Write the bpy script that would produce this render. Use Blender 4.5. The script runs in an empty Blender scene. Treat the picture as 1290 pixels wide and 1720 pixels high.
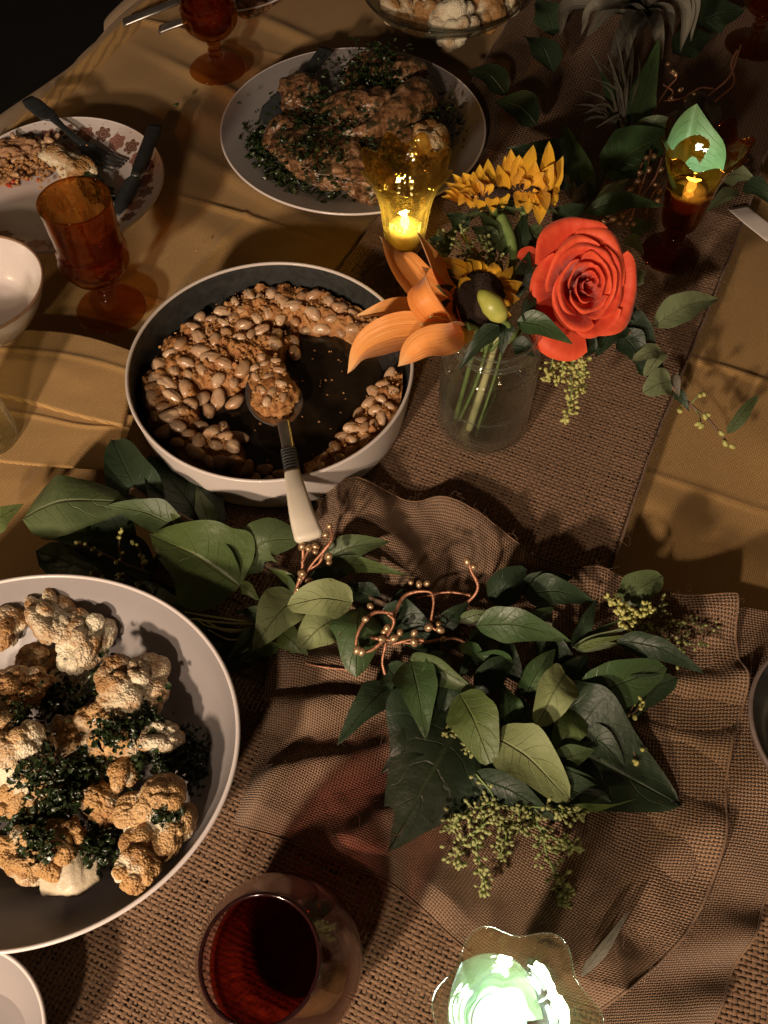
import bpy, math, random
import numpy as np
from mathutils import Vector
random.seed(7); rng = np.random.default_rng(7)
S = bpy.context.scene
COL = S.collection
PI = math.pi

# ------------------------------------------------------------------ camera
F_PX = 1550.0                      # focal length in photo pixels (1290 x 1720)
DEP = math.radians(58.0)           # camera looks 58 degrees below the horizon
CAM_H = 0.66
cam_d = bpy.data.cameras.new('camera'); cam = bpy.data.objects.new('camera', cam_d); COL.objects.link(cam)
cam.location = (0, 0, CAM_H); cam.rotation_euler = (math.radians(90) - DEP, 0, 0)
cam_d.sensor_fit = 'VERTICAL'; cam_d.sensor_height = 36.0; cam_d.lens = 36.0 * F_PX / 1720.0
cam_d.clip_start = 0.01; cam_d.clip_end = 50
S.camera = cam

# ------------------------------------------------------------------ light
W = bpy.data.worlds.new('World'); S.world = W; W.use_nodes = True
bg = W.node_tree.nodes['Background']
bg.inputs[0].default_value = (1.0, 0.62, 0.36, 1); bg.inputs[1].default_value = 0.030
def lamp(name, loc, power, col, rad):
    d = bpy.data.lights.new(name, 'POINT'); d.energy = power; d.color = col; d.shadow_soft_size = rad
    o = bpy.data.objects.new(name, d); COL.objects.link(o); o.location = loc; return o
lamp('lamp_key', (-0.58, -0.72, 0.63), 80.0, (1.0, 0.755, 0.55), 0.042)
lamp('lamp_second', (-0.30, -0.86, 0.86), 38.0, (1.0, 0.755, 0.55), 0.04)
# small unseen lamps, added out of frame for glints and warm spill
lamp('glint_lamp_right', (0.62, 0.24, 0.16), 0.45, (1.0, 0.66, 0.36), 0.010)
lamp('glint_lamp_left', (-0.62, 0.52, 0.17), 0.8, (1.0, 0.66, 0.36), 0.010)
lamp('glint_lamp_near', (0.30, -0.22, 0.20), 0.7, (1.0, 0.72, 0.46), 0.010)
S.view_settings.view_transform = 'Standard'; S.view_settings.look = 'None'
S.view_settings.gamma = 1; S.view_settings.use_curve_mapping = False
S.view_settings.exposure = 0.0
S.render.engine = 'CYCLES'
S.cycles.max_bounces = 14; S.cycles.transmission_bounces = 12; S.cycles.transparent_max_bounces = 24
S.cycles.sample_clamp_indirect = 3.0
S.cycles.caustics_reflective = False; S.cycles.caustics_refractive = False
S.cycles.blur_glossy = 0.5

# ------------------------------------------------------------------ placing: a photo pixel seen at height z is this point of the table
_fw = np.array([0, math.cos(DEP), -math.sin(DEP)]); _up = np.array([0, math.sin(DEP), math.cos(DEP)])
def U(px, py, z=0.0):
    d = _fw + np.array([(px - 645) / F_PX, 0, 0]) + _up * (-(py - 860) / F_PX)
    return np.array([0, 0, CAM_H]) + d * ((z - CAM_H) / d[2])
def mpp(px, py, z=0.0):            # metres per photo pixel there
    return float((U(px, py, z) - np.array([0, 0, CAM_H])) @ _fw) / F_PX
def nrm(v):
    v = np.asarray(v, float); return v / (np.linalg.norm(v) + 1e-12)

# ------------------------------------------------------------------ noise
def _h(i, j, k, s):
    n = (i * 374761393 + j * 668265263 + k * 2147483647 + s * 974711) & 0xffffffff
    n = ((n ^ (n >> 13)) * 1274126177) & 0xffffffff
    return ((n ^ (n >> 16)) & 0xffff) / 65535.0
def vnoise(p, s=0):
    p = np.asarray(p, float); i = np.floor(p).astype(np.int64); f = p - i; f = f * f * (3 - 2 * f)
    r = 0
    for dx in (0, 1):
        for dy in (0, 1):
            for dz in (0, 1):
                w = (f[..., 0] if dx else 1 - f[..., 0]) * (f[..., 1] if dy else 1 - f[..., 1]) * (f[..., 2] if dz else 1 - f[..., 2])
                r = r + w * _h(i[..., 0] + dx, i[..., 1] + dy, i[..., 2] + dz, s)
    return r * 2 - 1
def fbm(p, s=0, o=3):
    a, r = 1.0, 0
    for k in range(o):
        r = r + a * vnoise(np.asarray(p) * 2 ** k, s + k); a *= .5
    return r

# ------------------------------------------------------------------ objects
ROOT = {}
def thing(name, label, cat, loc, group=None):
    o = bpy.data.objects.new(name, None); COL.objects.link(o); o.location = tuple(loc)
    o.empty_display_size = 0.02
    o['label'] = label; o['category'] = cat
    if group: o['group'] = group
    ROOT[o] = np.array(loc, float); return o
def tag(o, label, cat, group=None):
    o['label'] = label; o['category'] = cat
    if group: o['group'] = group
    return o
def mesh(name, v, faces, smooth=True, uv=None):
    v = np.asarray(v, np.float32)
    m = bpy.data.meshes.new(name)
    if isinstance(faces, np.ndarray):
        n, k = faces.shape
        m.vertices.add(len(v)); m.vertices.foreach_set('co', v.ravel())
        m.loops.add(n * k); m.loops.foreach_set('vertex_index', faces.astype(np.int32).ravel())
        m.polygons.add(n); m.polygons.foreach_set('loop_start', np.arange(0, n * k, k, dtype=np.int32))
        m.update(calc_edges=True); m.validate()
    else:
        m.from_pydata(v.tolist(), [], [list(map(int, f)) for f in faces])
    if smooth: m.polygons.foreach_set('use_smooth', np.ones(len(m.polygons), bool))
    if uv is not None:
        l = m.uv_layers.new(name='UVMap'); idx = np.empty(len(m.loops), np.int32); m.loops.foreach_get('vertex_index', idx)
        l.data.foreach_set('uv', np.asarray(uv, np.float32)[idx].ravel())
    m.update(); return m
def obj(name, v, faces, mat, parent=None, smooth=True, uv=None, attr=None, loc=None):
    """one mesh object; v in world coordinates, origin moved to its thing's base"""
    v = np.asarray(v, float)
    if parent is not None: base = ROOT[parent]
    else: base = np.array(loc, float) if loc is not None else v.mean(0) * np.array([1, 1, 0])
    m = mesh(name, v - base, faces, smooth, uv)
    if mat: m.materials.append(mat)
    if attr:
        for an, av in attr.items():
            a = m.attributes.new(an, 'FLOAT', 'POINT'); a.data.foreach_set('value', np.asarray(av, np.float32))
    o = bpy.data.objects.new(name, m); COL.objects.link(o)
    if parent is not None: o.parent = parent
    else: o.location = tuple(base)
    ROOT[o] = base; return o
def merge(parts):
    V, Fc, n = [], [], 0
    for v, f in parts:
        V.append(np.asarray(v, float)); Fc += [[i + n for i in q] for q in f]; n += len(v)
    return np.vstack(V), Fc
def gridf(nu, nv, closed=False):
    """faces of a (nv rows) x (nu columns) grid, row-major; closed wraps the columns"""
    f = []
    c = nu if closed else nu - 1
    for j in range(nv - 1):
        for i in range(c):
            a = j * nu + i; b = j * nu + (i + 1) % nu
            f.append((a, b, b + nu, a + nu))
    return f
def crom(pts, n):
    P = np.asarray(pts, float)
    if len(P) == 2: return P[0] + (P[1] - P[0]) * np.linspace(0, 1, n)[:, None]
    P = np.vstack([2 * P[0] - P[1], P, 2 * P[-1] - P[-2]]); k = len(P) - 3
    out = []
    for t in np.linspace(0, k - 1e-9, n):
        i = int(t); f = t - i; a, b, c, d = P[i:i + 4]
        out.append(.5 * (2 * b + (c - a) * f + (2 * a - 5 * b + 4 * c - d) * f * f + (3 * b - a - 3 * c + d) * f ** 3))
    return np.array(out)
def tube(pts, rad, n=None, k=8, cap=True):
    n = n or max(2, (len(pts) - 1) * 6 + 1)
    C = crom(pts, n); R = np.interp(np.linspace(0, 1, n), np.linspace(0, 1, len(np.atleast_1d(rad))), np.atleast_1d(rad)) if np.ndim(rad) else np.full(n, rad)
    T = np.gradient(C, axis=0); T /= np.linalg.norm(T, axis=1)[:, None] + 1e-12
    a = np.array([0, 0, 1.0]) if abs(T[0][2]) < .9 else np.array([1.0, 0, 0])
    V = []; s = nrm(np.cross(T[0], a))
    for i in range(n):
        s = nrm(s - T[i] * (s @ T[i])); q = np.cross(T[i], s)
        for j in range(k):
            an = 2 * PI * j / k; V.append(C[i] + R[i] * (math.cos(an) * s + math.sin(an) * q))
    f = gridf(k, n, True)
    if cap: f += [tuple(range(k))[::-1], tuple(range((n - 1) * k, n * k))]
    return np.array(V), f
def lathe(prof, c, seg=72, rmod=None, zmod=None, sx=1, sy=1):
    V = []
    th = np.linspace(0, 2 * PI, seg, endpoint=False)
    for i, (r, z) in enumerate(prof):
        rr = r * (rmod(th, i, z) if rmod else 1) * np.ones(seg); zz = z + (zmod(th, i, z) if zmod else 0) * np.ones(seg)
        V.append(np.stack([c[0] + rr * np.cos(th) * sx, c[1] + rr * np.sin(th) * sy, c[2] + zz], 1))
    return np.vstack(V), gridf(seg, len(prof), True)
def smoothprof(pts, n=48):
    return [tuple(p) for p in crom([(a, b, 0) for a, b in pts], n)[:, :2]]
def blade(pts, width, nh=(0, -.35, 1), cup=0.25, prof='leaf', nu=7, nv=15, wave=0.0, seed=0, fold=0.0, curl=0.0):
    """thin leaf or petal along a centre line; returns verts, faces, uv"""
    C = crom(pts, nv); T = np.gradient(C, axis=0); T /= np.linalg.norm(T, axis=1)[:, None] + 1e-12
    v = np.linspace(0, 1, nv)
    if prof == 'leaf': w = np.sin(PI * np.clip(v, 0, 1) ** .85) ** .85 * (1 - .25 * v); w[0] = .03; w[-1] = .0
    elif prof == 'round': w = np.sin(PI * np.clip(v * .97 + .015, 0, 1) ** .9) ** .6; w[0] = .05; w[-1] = .0
    elif prof == 'heart': w = np.sin(PI * np.clip(v, 0, 1) ** .62) ** .75; w[0] = .12; w[-1] = 0
    elif prof == 'petal': w = .26 * (1 - v) + np.sin(PI * np.clip(v, 0, 1) ** .95) ** 1.0; w[-1] = 0
    elif prof == 'ribbon': w = (1 - v) ** .7 * (.7 + .3 * np.sin(PI * v)) + .01
    elif prof == 'needle': w = (1 - v) ** .8 + .02
    w = w * width / 2
    u = np.linspace(-1, 1, nu)
    V = np.zeros((nv, nu, 3)); nh = np.asarray(nh, float)
    r = np.random.default_rng(seed); ph = r.uniform(0, 6, 4)
    for j in range(nv):
        s = nrm(np.cross(T[j], nh)); q = np.cross(s, T[j])
        off = cup * w[j] * (np.abs(u) ** 2) + fold * w[j] * np.abs(u)
        off = off + wave * width * (np.sin(ph[0] + v[j] * 9 + (u > 0) * ph[1]) * np.abs(u) ** 1.5 * .5 + .35 * np.sin(ph[2] + v[j] * 5 + u * 2))
        if curl: off = off + curl * w[j] * np.clip(np.abs(u) - .5, 0, 1) ** 2 * 4
        ir = 1 + (.055 * np.sin(ph[3] + v[j] * 9 + (u > 0) * 2.1) + .03 * np.sin(ph[1] + v[j] * 17 + (u > 0) * 4)) * (prof in ('leaf', 'round', 'heart', 'petal'))
        V[j] = C[j] + np.outer(u * w[j] * ir, s) + np.outer(off, q)
    uv = np.stack([np.tile(u * .5 + .5, nv), np.repeat(v, nu)], 1)
    return V.reshape(-1, 3), gridf(nu, nv), uv
def ico(sub):
    t = (1 + 5 ** .5) / 2
    V = [(-1, t, 0), (1, t, 0), (-1, -t, 0), (1, -t, 0), (0, -1, t), (0, 1, t), (0, -1, -t), (0, 1, -t), (t, 0, -1), (t, 0, 1), (-t, 0, -1), (-t, 0, 1)]
    Fc = [(0, 11, 5), (0, 5, 1), (0, 1, 7), (0, 7, 10), (0, 10, 11), (1, 5, 9), (5, 11, 4), (11, 10, 2), (10, 7, 6), (7, 1, 8), (3, 9, 4), (3, 4, 2), (3, 2, 6), (3, 6, 8), (3, 8, 9), (4, 9, 5), (2, 4, 11), (6, 2, 10), (8, 6, 7), (9, 8, 1)]
    V = [nrm(p) for p in V]
    for _ in range(sub):
        c = {}; N = []
        def mid(a, b):
            k = (min(a, b), max(a, b))
            if k not in c: c[k] = len(V); V.append(nrm(V[a] + V[b]))
            return c[k]
        for a, b, d in Fc:
            e, f, g = mid(a, b), mid(b, d), mid(d, a); N += [(a, e, g), (b, f, e), (d, g, f), (e, f, g)]
        Fc = N
    return np.array(V), np.array(Fc)
ICO = {k: ico(k) for k in (1, 2, 3, 4, 5)}
def rotz(a): c, s = math.cos(a), math.sin(a); return np.array([[c, -s, 0], [s, c, 0], [0, 0, 1]])
def rotx(a): c, s = math.cos(a), math.sin(a); return np.array([[1, 0, 0], [0, c, -s], [0, s, c]])
def roty(a): c, s = math.cos(a), math.sin(a); return np.array([[c, 0, s], [0, 1, 0], [-s, 0, c]])
def frame(axis, hint=(0, 0, 1)):
    z = nrm(axis); x = np.cross(hint, z)
    if np.linalg.norm(x) < 1e-3: x = np.cross((1, 0, 0), z)
    x = nrm(x); return np.stack([x, np.cross(z, x), z], 1)

# ------------------------------------------------------------------ materials
class NT:
    def __init__(s, name):
        s.m = bpy.data.materials.new(name); s.m.use_nodes = True; s.t = s.m.node_tree
        s.b = s.t.nodes['Principled BSDF']; s.out = s.t.nodes['Material Output']
    def n(s, t, **k):
        o = s.t.nodes.new(t)
        for a, b in k.items(): setattr(o, a, b)
        return o
    def l(s, a, b): s.t.links.new(a, b)
    def put(s, v, i):
        if isinstance(v, bpy.types.NodeSocket): s.l(v, i)
        elif v is not None: i.default_value = v
    def math(s, op, a, b=None, c=None, clamp=False):
        o = s.n('ShaderNodeMath', operation=op, use_clamp=clamp)
        for k, v in enumerate((a, b, c)): s.put(v, o.inputs[k])
        return o.outputs[0]
    def noise(s, vec, scale, detail=3, rough=.55, dist=0.0):
        o = s.n('ShaderNodeTexNoise'); s.put(vec, o.inputs['Vector']); o.inputs['Scale'].default_value = scale
        o.inputs['Detail'].default_value = detail; o.inputs['Roughness'].default_value = rough; o.inputs['Distortion'].default_value = dist
        return o.outputs[0]
    def voro(s, vec, scale, feat='F1', out=0):
        o = s.n('ShaderNodeTexVoronoi', feature=feat); s.put(vec, o.inputs['Vector']); o.inputs['Scale'].default_value = scale; return o.outputs[out]
    def ramp(s, fac, stops):
        o = s.n('ShaderNodeValToRGB'); s.put(fac, o.inputs[0]); e = o.color_ramp.elements
        while len(e) < len(stops): e.new(.5)
        for x, (p, c) in zip(e, stops): x.position = p; x.color = (*c, 1) if len(c) == 3 else c
        return o.outputs[0]
    def mix(s, f, a, b, blend='MIX'):
        o = s.n('ShaderNodeMix', data_type='RGBA', blend_type=blend); s.put(f, o.inputs[0])
        for v, i in ((a, 6), (b, 7)): s.put((*v, 1) if isinstance(v, tuple) and len(v) == 3 else v, o.inputs[i])
        return o.outputs[2]
    def bump(s, h, dist, st=1.0, nin=None):
        o = s.n('ShaderNodeBump'); s.put(h, o.inputs['Height']); o.inputs['Distance'].default_value = dist; o.inputs['Strength'].default_value = st
        if nin: s.l(nin, o.inputs['Normal'])
        return o.outputs[0]
    def co(s, k='Object'): return s.n('ShaderNodeTexCoord').outputs[k]
    def xyz(s, v):
        o = s.n('ShaderNodeSeparateXYZ'); s.l(v, o.inputs[0]); return o.outputs
    def attr(s, name): return s.n('ShaderNodeAttribute', attribute_name=name).outputs['Fac']
    def rnd(s): return s.n('ShaderNodeObjectInfo').outputs['Random']
    def set(s, **k):
        nm = {'color': 'Base Color', 'rough': 'Roughness', 'metal': 'Metallic', 'spec': 'Specular IOR Level', 'normal': 'Normal', 'trans': 'Transmission Weight', 'ior': 'IOR', 'sub': 'Subsurface Weight', 'coat': 'Coat Weight', 'sheen': 'Sheen Weight', 'em': 'Emission Color', 'ems': 'Emission Strength', 'subr': 'Subsurface Radius', 'subs': 'Subsurface Scale', 'alpha': 'Alpha'}
        for a, b in k.items():
            if isinstance(b, tuple) and len(b) == 3 and a in ('color', 'em'): b = (*b, 1)
            s.put(b, s.b.inputs[nm[a]])
        return s
def weave(N, u, v):
    """plain weave: returns height 0..1 and which thread lies on top"""
    fu, fv = N.math('FLOOR', u), N.math('FLOOR', v)
    pu = N.math('SUBTRACT', N.math('SUBTRACT', u, fu), .5); pv = N.math('SUBTRACT', N.math('SUBTRACT', v, fv), .5)
    par = N.math('SUBTRACT', N.math('MULTIPLY', N.math('FLOORED_MODULO', N.math('ADD', fu, fv), 2.0), 2.0), 1.0)
    cu = N.math('COSINE', N.math('MULTIPLY', pu, PI)); cv = N.math('COSINE', N.math('MULTIPLY', pv, PI))
    hw = N.math('MULTIPLY', cu, N.math('MULTIPLY_ADD', N.math('MULTIPLY', par, cv), .38, .62))
    hf = N.math('MULTIPLY', cv, N.math('MULTIPLY_ADD', N.math('MULTIPLY', par, cu), -.38, .62))
    return N.math('MAXIMUM', hw, hf), N.math('GREATER_THAN', hw, hf)
def mat_burlap(name, pitch, c0, c1, gap):
    N = NT(name); uv = N.co('UV'); P = N.co('Object')
    wob = N.n('ShaderNodeTexNoise'); N.l(P, wob.inputs['Vector']); wob.inputs['Scale'].default_value = 90
    x, y, _ = N.xyz(uv); wx, wy, _ = N.xyz(wob.outputs['Color'])
    u = N.math('ADD', N.math('DIVIDE', x, pitch), N.math('MULTIPLY', wx, .7)); v = N.math('ADD', N.math('DIVIDE', y, pitch), N.math('MULTIPLY', wy, .7))
    h, top = weave(N, u, v)
    fib = N.noise(P, 900, 2); blot = N.noise(P, 14, 3)
    base = N.mix(N.math('MULTIPLY_ADD', fib, .8, N.math('MULTIPLY_ADD', blot, .7, -.35)), c0, c1)
    col = N.mix(N.math('MULTIPLY', N.math('SUBTRACT', h, .34), 3.8, clamp=True), gap, base)
    N.set(color=col, rough=.9, spec=.15, sheen=.15, normal=N.bump(N.math('ADD', h, N.math('MULTIPLY', fib, .25)), pitch * .6, 1.0))
    return N.m
def mat_linen():
    N = NT('mustard_linen'); P = N.co('Object'); x, y, z = N.xyz(P)
    a, b = math.cos(.39), math.sin(.39)
    p = .0015
    wob = N.noise(P, 60, 2)
    u = N.math('ADD', N.math('DIVIDE', N.math('ADD', N.math('MULTIPLY', x, a), N.math('MULTIPLY', y, -b)), p), N.math('MULTIPLY', wob, .8))
    v = N.math('ADD', N.math('DIVIDE', N.math('ADD', N.math('MULTIPLY', x, b), N.math('MULTIPLY', y, a)), p), N.math('MULTIPLY', wob, .8))
    h, top = weave(N, u, v)
    blot = N.noise(P, 9, 4); slub = N.noise(P, 420, 2)
    base = N.mix(N.math('MULTIPLY_ADD', slub, .6, N.math('MULTIPLY_ADD', blot, .5, -.1)), (.32, .182, .055), (.56, .345, .125))
    col = N.mix(N.math('MULTIPLY', N.math('SUBTRACT', h, .2), 3.0, clamp=True), (.11, .058, .016), base)
    N.set(color=col, rough=.66, spec=.3, sheen=.2, normal=N.bump(h, .0005, .9))
    return N.m
def mat_ceramic(name, c, rough=.18, speck=0.0):
    N = NT(name); P = N.co('Object'); n = N.noise(P, 35, 4)
    col = N.mix(N.math('MULTIPLY', n, .35), c, tuple(k * .78 for k in c))
    sm = N.noise(P, 12, 5, .7)
    N.set(color=col, rough=N.math('MULTIPLY_ADD', sm, .25, rough - .06), spec=.5, coat=.2, normal=N.bump(N.noise(P, 60, 2), .0004, .25))
    return N.m
def mat_leaf(name, c0, c1, vein, rough=.38, back=None, blot=.5):
    N = NT(name); uv = N.co('UV'); P = N.co('Object'); x, y, _ = N.xyz(uv)
    a = N.math('ABSOLUTE', N.math('MULTIPLY_ADD', x, 2.0, -1.0))
    wob = N.noise(P, 45, 2)
    mid = N.math('SUBTRACT', 1.0, N.math('MULTIPLY', a, 16.0), clamp=True)
    t = N.math('ADD', N.math('MULTIPLY', N.math('SUBTRACT', y, N.math('MULTIPLY', a, .24)), 6.5), N.math('MULTIPLY', wob, .9))
    fr = N.math('ABSOLUTE', N.math('SUBTRACT', N.math('FRACT', t), .5))
    side = N.math('SUBTRACT', 1.0, N.math('MULTIPLY', fr, 20.0), clamp=True)
    side = N.math('MULTIPLY', side, N.math('SUBTRACT', 1.0, N.math('MULTIPLY', a, .9), clamp=True))
    ve = N.math('MAXIMUM', mid, N.math('MULTIPLY', side, .55))
    bl = N.noise(P, 28, 4, .6)
    r = N.rnd()
    col = N.mix(N.math('MULTIPLY_ADD', bl, blot * 1.5, N.math('MULTIPLY_ADD', r, .5, -.45), clamp=True), c0, c1)
    col = N.mix(N.math('MULTIPLY', ve, .42), col, vein)
    # a few brown specks and torn-looking marks
    sp = N.math('GREATER_THAN', N.noise(P, 130, 3, .7), .70)
    col = N.mix(N.math('MULTIPLY', sp, .6), col, (.05, .035, .012))
    h = N.math('ADD', N.math('MULTIPLY', ve, -.7), N.math('MULTIPLY', N.noise(P, 70, 3), .9))
    nb = N.bump(N.noise(P, 420, 2), .0003, .5); nb = N.bump(h, .0015, .9, nb)
    N.set(color=col, rough=N.math('MULTIPLY_ADD', bl, .3, rough - .1), spec=.45, normal=nb)
    tr = N.n('ShaderNodeBsdfTranslucent'); N.l(col, tr.inputs[0])
    mx = N.n('ShaderNodeMixShader'); mx.inputs[0].default_value = .22
    N.l(N.b.outputs[0], mx.inputs[1]); N.l(tr.outputs[0], mx.inputs[2]); N.l(mx.outputs[0], N.out.inputs[0])
    return N.m
def mat_petal(name, c0, c1, tip=None, streak=26, rough=.5, transl=.3):
    N = NT(name); uv = N.co('UV'); P = N.co('Object'); x, y, _ = N.xyz(uv)
    st = N.noise(N_vec(N, N.math('MULTIPLY', x, streak), N.math('MULTIPLY', y, 2.0)), 1.0, 3)
    bl = N.noise(P, 60, 3)
    col = N.mix(N.math('MULTIPLY_ADD', st, .9, N.math('ADD', N.math('MULTIPLY_ADD', bl, .5, -.45), N.math('MULTIPLY', N.rnd(), .5)), clamp=True), c0, c1)
    if tip: col = N.mix(N.math('MULTIPLY', N.math('SUBTRACT', y, .8), 5.0, clamp=True), col, tip)
    N.set(color=col, rough=rough, spec=.3, normal=N.bump(N.math('ADD', st, N.math('MULTIPLY', bl, .5)), .0013, .8), sheen=.2)
    tr = N.n('ShaderNodeBsdfTranslucent'); N.l(col, tr.inputs[0])
    mx = N.n('ShaderNodeMixShader'); mx.inputs[0].default_value = transl
    N.l(N.b.outputs[0], mx.inputs[1]); N.l(tr.outputs[0], mx.inputs[2]); N.l(mx.outputs[0], N.out.inputs[0])
    return N.m
def N_vec(N, x, y, z=0.0):
    o = N.n('ShaderNodeCombineXYZ')
    for v, i in zip((x, y, z), o.inputs): N.put(v, i)
    return o.outputs[0]
def mat_glass(name, col, mixt=.35, ior=1.47, bump=0.0, rough=0.0, haze=0.0):
    """glass; part of the light goes straight through, as through a thin wall"""
    N = NT(name); N.t.nodes.remove(N.b); P = N.co('Object')
    g = N.n('ShaderNodeBsdfGlass'); g.inputs['Color'].default_value = (*col, 1); g.inputs['IOR'].default_value = ior; g.inputs['Roughness'].default_value = rough
    tp = N.n('ShaderNodeBsdfTransparent'); tp.inputs[0].default_value = (*col, 1)
    gl = N.n('ShaderNodeBsdfGlossy'); gl.inputs['Roughness'].default_value = max(rough, .03)
    lw = N.n('ShaderNodeLayerWeight'); lw.inputs['Blend'].default_value = .5; f0 = ((ior - 1) / (ior + 1)) ** 2
    fr = N.math('MULTIPLY_ADD', N.math('POWER', lw.outputs['Facing'], 4.0), 1 - f0, f0)
    t = N.n('ShaderNodeMixShader'); N.l(fr, t.inputs[0]); N.l(tp.outputs[0], t.inputs[1]); N.l(gl.outputs[0], t.inputs[2])
    if bump:
        nb = N.bump(N.noise(P, 70, 2), bump, 1.0)
        for q in (g, gl, lw): N.l(nb, q.inputs['Normal'])
    mx = N.n('ShaderNodeMixShader'); mx.inputs[0].default_value = mixt
    N.l(g.outputs[0], mx.inputs[1]); N.l(t.outputs[0], mx.inputs[2]); last = mx.outputs[0]
    if haze:                                    # veil mixed in, stronger at edges, standing in for light gathered in glass
        tl = N.n('ShaderNodeBsdfTranslucent'); tl.inputs[0].default_value = (*col, 1)
        m2 = N.n('ShaderNodeMixShader'); N.l(N.math('MULTIPLY_ADD', N.math('POWER', lw.outputs['Facing'], 3.0), haze * 3.5, haze * .3), m2.inputs[0]); N.l(last, m2.inputs[1]); N.l(tl.outputs[0], m2.inputs[2]); last = m2.outputs[0]
    N.l(last, N.out.inputs[0])
    return N.m
def mat_plain(name, c0, c1, scale=40, rough=.5, metal=0., bumpd=0.0, spec=.5, sub=0., bs=None, detail=4):
    N = NT(name); P = N.co('Object'); n = N.noise(P, scale, detail, .6)
    N.set(color=N.mix(N.math('MULTIPLY_ADD', n, 2.0, -.5, clamp=True), c0, c1), rough=N.math('MULTIPLY_ADD', n, .25, rough - .12), metal=metal, spec=spec)
    if bumpd: N.set(normal=N.bump(N.noise(P, bs or scale * 3, 4, .65), bumpd, 1.0))
    if sub: N.set(sub=sub, subr=(.004, .002, .001), subs=1.0)
    return N.m

M = {}
M['linen'] = mat_linen()
M['burlap_fine'] = mat_burlap('fine_burlap', .0021, (.16, .090, .050), (.42, .270, .170), (.040, .023, .013))
M['burlap_under'] = mat_plain('burlap_backing', (.050, .028, .015), (.085, .048, .026), 60, .95, spec=.05)
def mat_thread():
    N = NT('jute_thread'); P = N.co('Object'); f = N.noise(P, 1300, 2); b = N.noise(P, 18, 3); k = N.noise(P, 260, 2)
    v = N.math('MULTIPLY_ADD', f, .9, N.math('MULTIPLY_ADD', b, .6, N.math('MULTIPLY_ADD', k, .5, -.75)), clamp=True)
    N.set(color=N.mix(v, (.115, .063, .034), (.33, .205, .122)), rough=.85, spec=.2, sheen=.15, normal=N.bump(f, .0003, .8)); return N.m
M['jute'] = mat_thread()
M['white_ceramic'] = mat_ceramic('white_stoneware', (.62, .56, .54))
M['grey_ceramic'] = mat_ceramic('grey_stoneware', (.27, .245, .24), .3)
M['brown_rim'] = mat_plain('brown_glaze_rim', (.16, .085, .05), (.26, .15, .09), 80, .35)
M['pan_white'] = mat_ceramic('white_enamel', (.58, .52, .48), .32)
M['pan_dark'] = mat_plain('charcoal_nonstick', (.018, .019, .018), (.035, .036, .034), 120, .42, bumpd=.0003, bs=500)
M['dark_plate'] = mat_plain('dark_stoneware', (.10, .075, .065), (.16, .12, .105), 60, .4)
M['amber'] = mat_glass('amber_glass', (.88, .58, .26), .70, bump=.0009)
M['amber_dark'] = mat_glass('dark_amber_glass', (.78, .42, .13), .70, bump=.0009)
M['amber_pale'] = mat_glass('pale_amber_glass', (.95, .78, .36), .66, bump=.0030, haze=.05)
M['clear'] = mat_glass('clear_glass', (.985, .995, .99), .90, bump=.0008, haze=.055)
M['clear_green'] = mat_glass('green_tinted_glass', (.985, .985, .90), .75, bump=.0005, haze=.06)
M['red_glass'] = mat_glass('dark_red_glass', (.92, .76, .77), .93)
M['water'] = mat_glass('water', (.97, .99, .98), .90, 1.33, haze=.05)
N = NT('red_drink'); N.set(color=(.055, .009, .006), rough=.05, spec=.5, normal=N.bump(N.noise(N.co('Object'), 20, 2), .0006, .5)); M['drink'] = N.m
N = NT('amber_drink'); N.set(color=(.20, .055, .008), rough=.05, spec=.5); M['amber_drink'] = N.m
def mat_led(c, s):
    N = NT('led_light'); N.set(color=(.9, .9, .9), em=c, ems=s); return N.m
M['led_cool'] = mat_led((.70, 1.0, .88), 14.0)
M['led_dim'] = mat_led((.80, 1.0, .9), 5.0)
M['led_warm'] = mat_led((1.0, .90, .50), 22.0)
M['plastic'] = mat_plain('white_plastic', (.7, .72, .68), (.8, .8, .78), 40, .35, sub=.2)
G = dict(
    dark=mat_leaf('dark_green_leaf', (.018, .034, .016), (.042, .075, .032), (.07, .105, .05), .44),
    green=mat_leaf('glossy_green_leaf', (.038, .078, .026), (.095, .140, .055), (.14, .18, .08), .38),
    olive=mat_leaf('olive_green_leaf', (.075, .115, .030), (.17, .20, .065), (.24, .25, .11), .45),
    mid=mat_leaf('mid_green_leaf', (.060, .095, .036), (.130, .165, .068), (.20, .22, .10), .48),
    pale=mat_leaf('pale_underside_leaf', (.20, .24, .10), (.33, .36, .17), (.20, .22, .09), .55),
    grey=mat_leaf('grey_dry_leaf', (.14, .13, .10), (.26, .24, .19), (.30, .28, .22), .65),
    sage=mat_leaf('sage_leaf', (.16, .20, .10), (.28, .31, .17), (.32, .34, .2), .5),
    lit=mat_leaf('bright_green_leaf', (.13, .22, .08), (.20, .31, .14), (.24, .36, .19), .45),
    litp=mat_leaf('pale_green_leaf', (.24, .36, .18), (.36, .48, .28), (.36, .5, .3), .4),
)
M['stem_brown'] = mat_plain('brown_stem', (.085, .05, .028), (.20, .125, .075), 120, .7, bumpd=.0006)
M['stem_dark'] = mat_plain('dark_stem', (.03, .022, .016), (.07, .045, .03), 120, .7, bumpd=.0005)
M['stem_green'] = mat_plain('green_stem', (.09, .15, .035), (.20, .28, .085), 90, .5, bumpd=.0003)
M['stem_pale'] = mat_plain('cut_stem', (.38, .38, .16), (.52, .50, .26), 90, .5, bumpd=.0004)
M['copper'] = mat_plain('copper_wire', (.30, .125, .07), (.50, .25, .15), 220, .45, metal=.6, bumpd=.0005, bs=500)
M['copper_berry'] = mat_plain('bronze_berry', (.36, .22, .12), (.58, .39, .23), 160, .34, metal=.65)
M['berry_green'] = mat_plain('yellow_green_berry', (.28, .29, .075), (.48, .46, .16), 260, .42)
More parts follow.
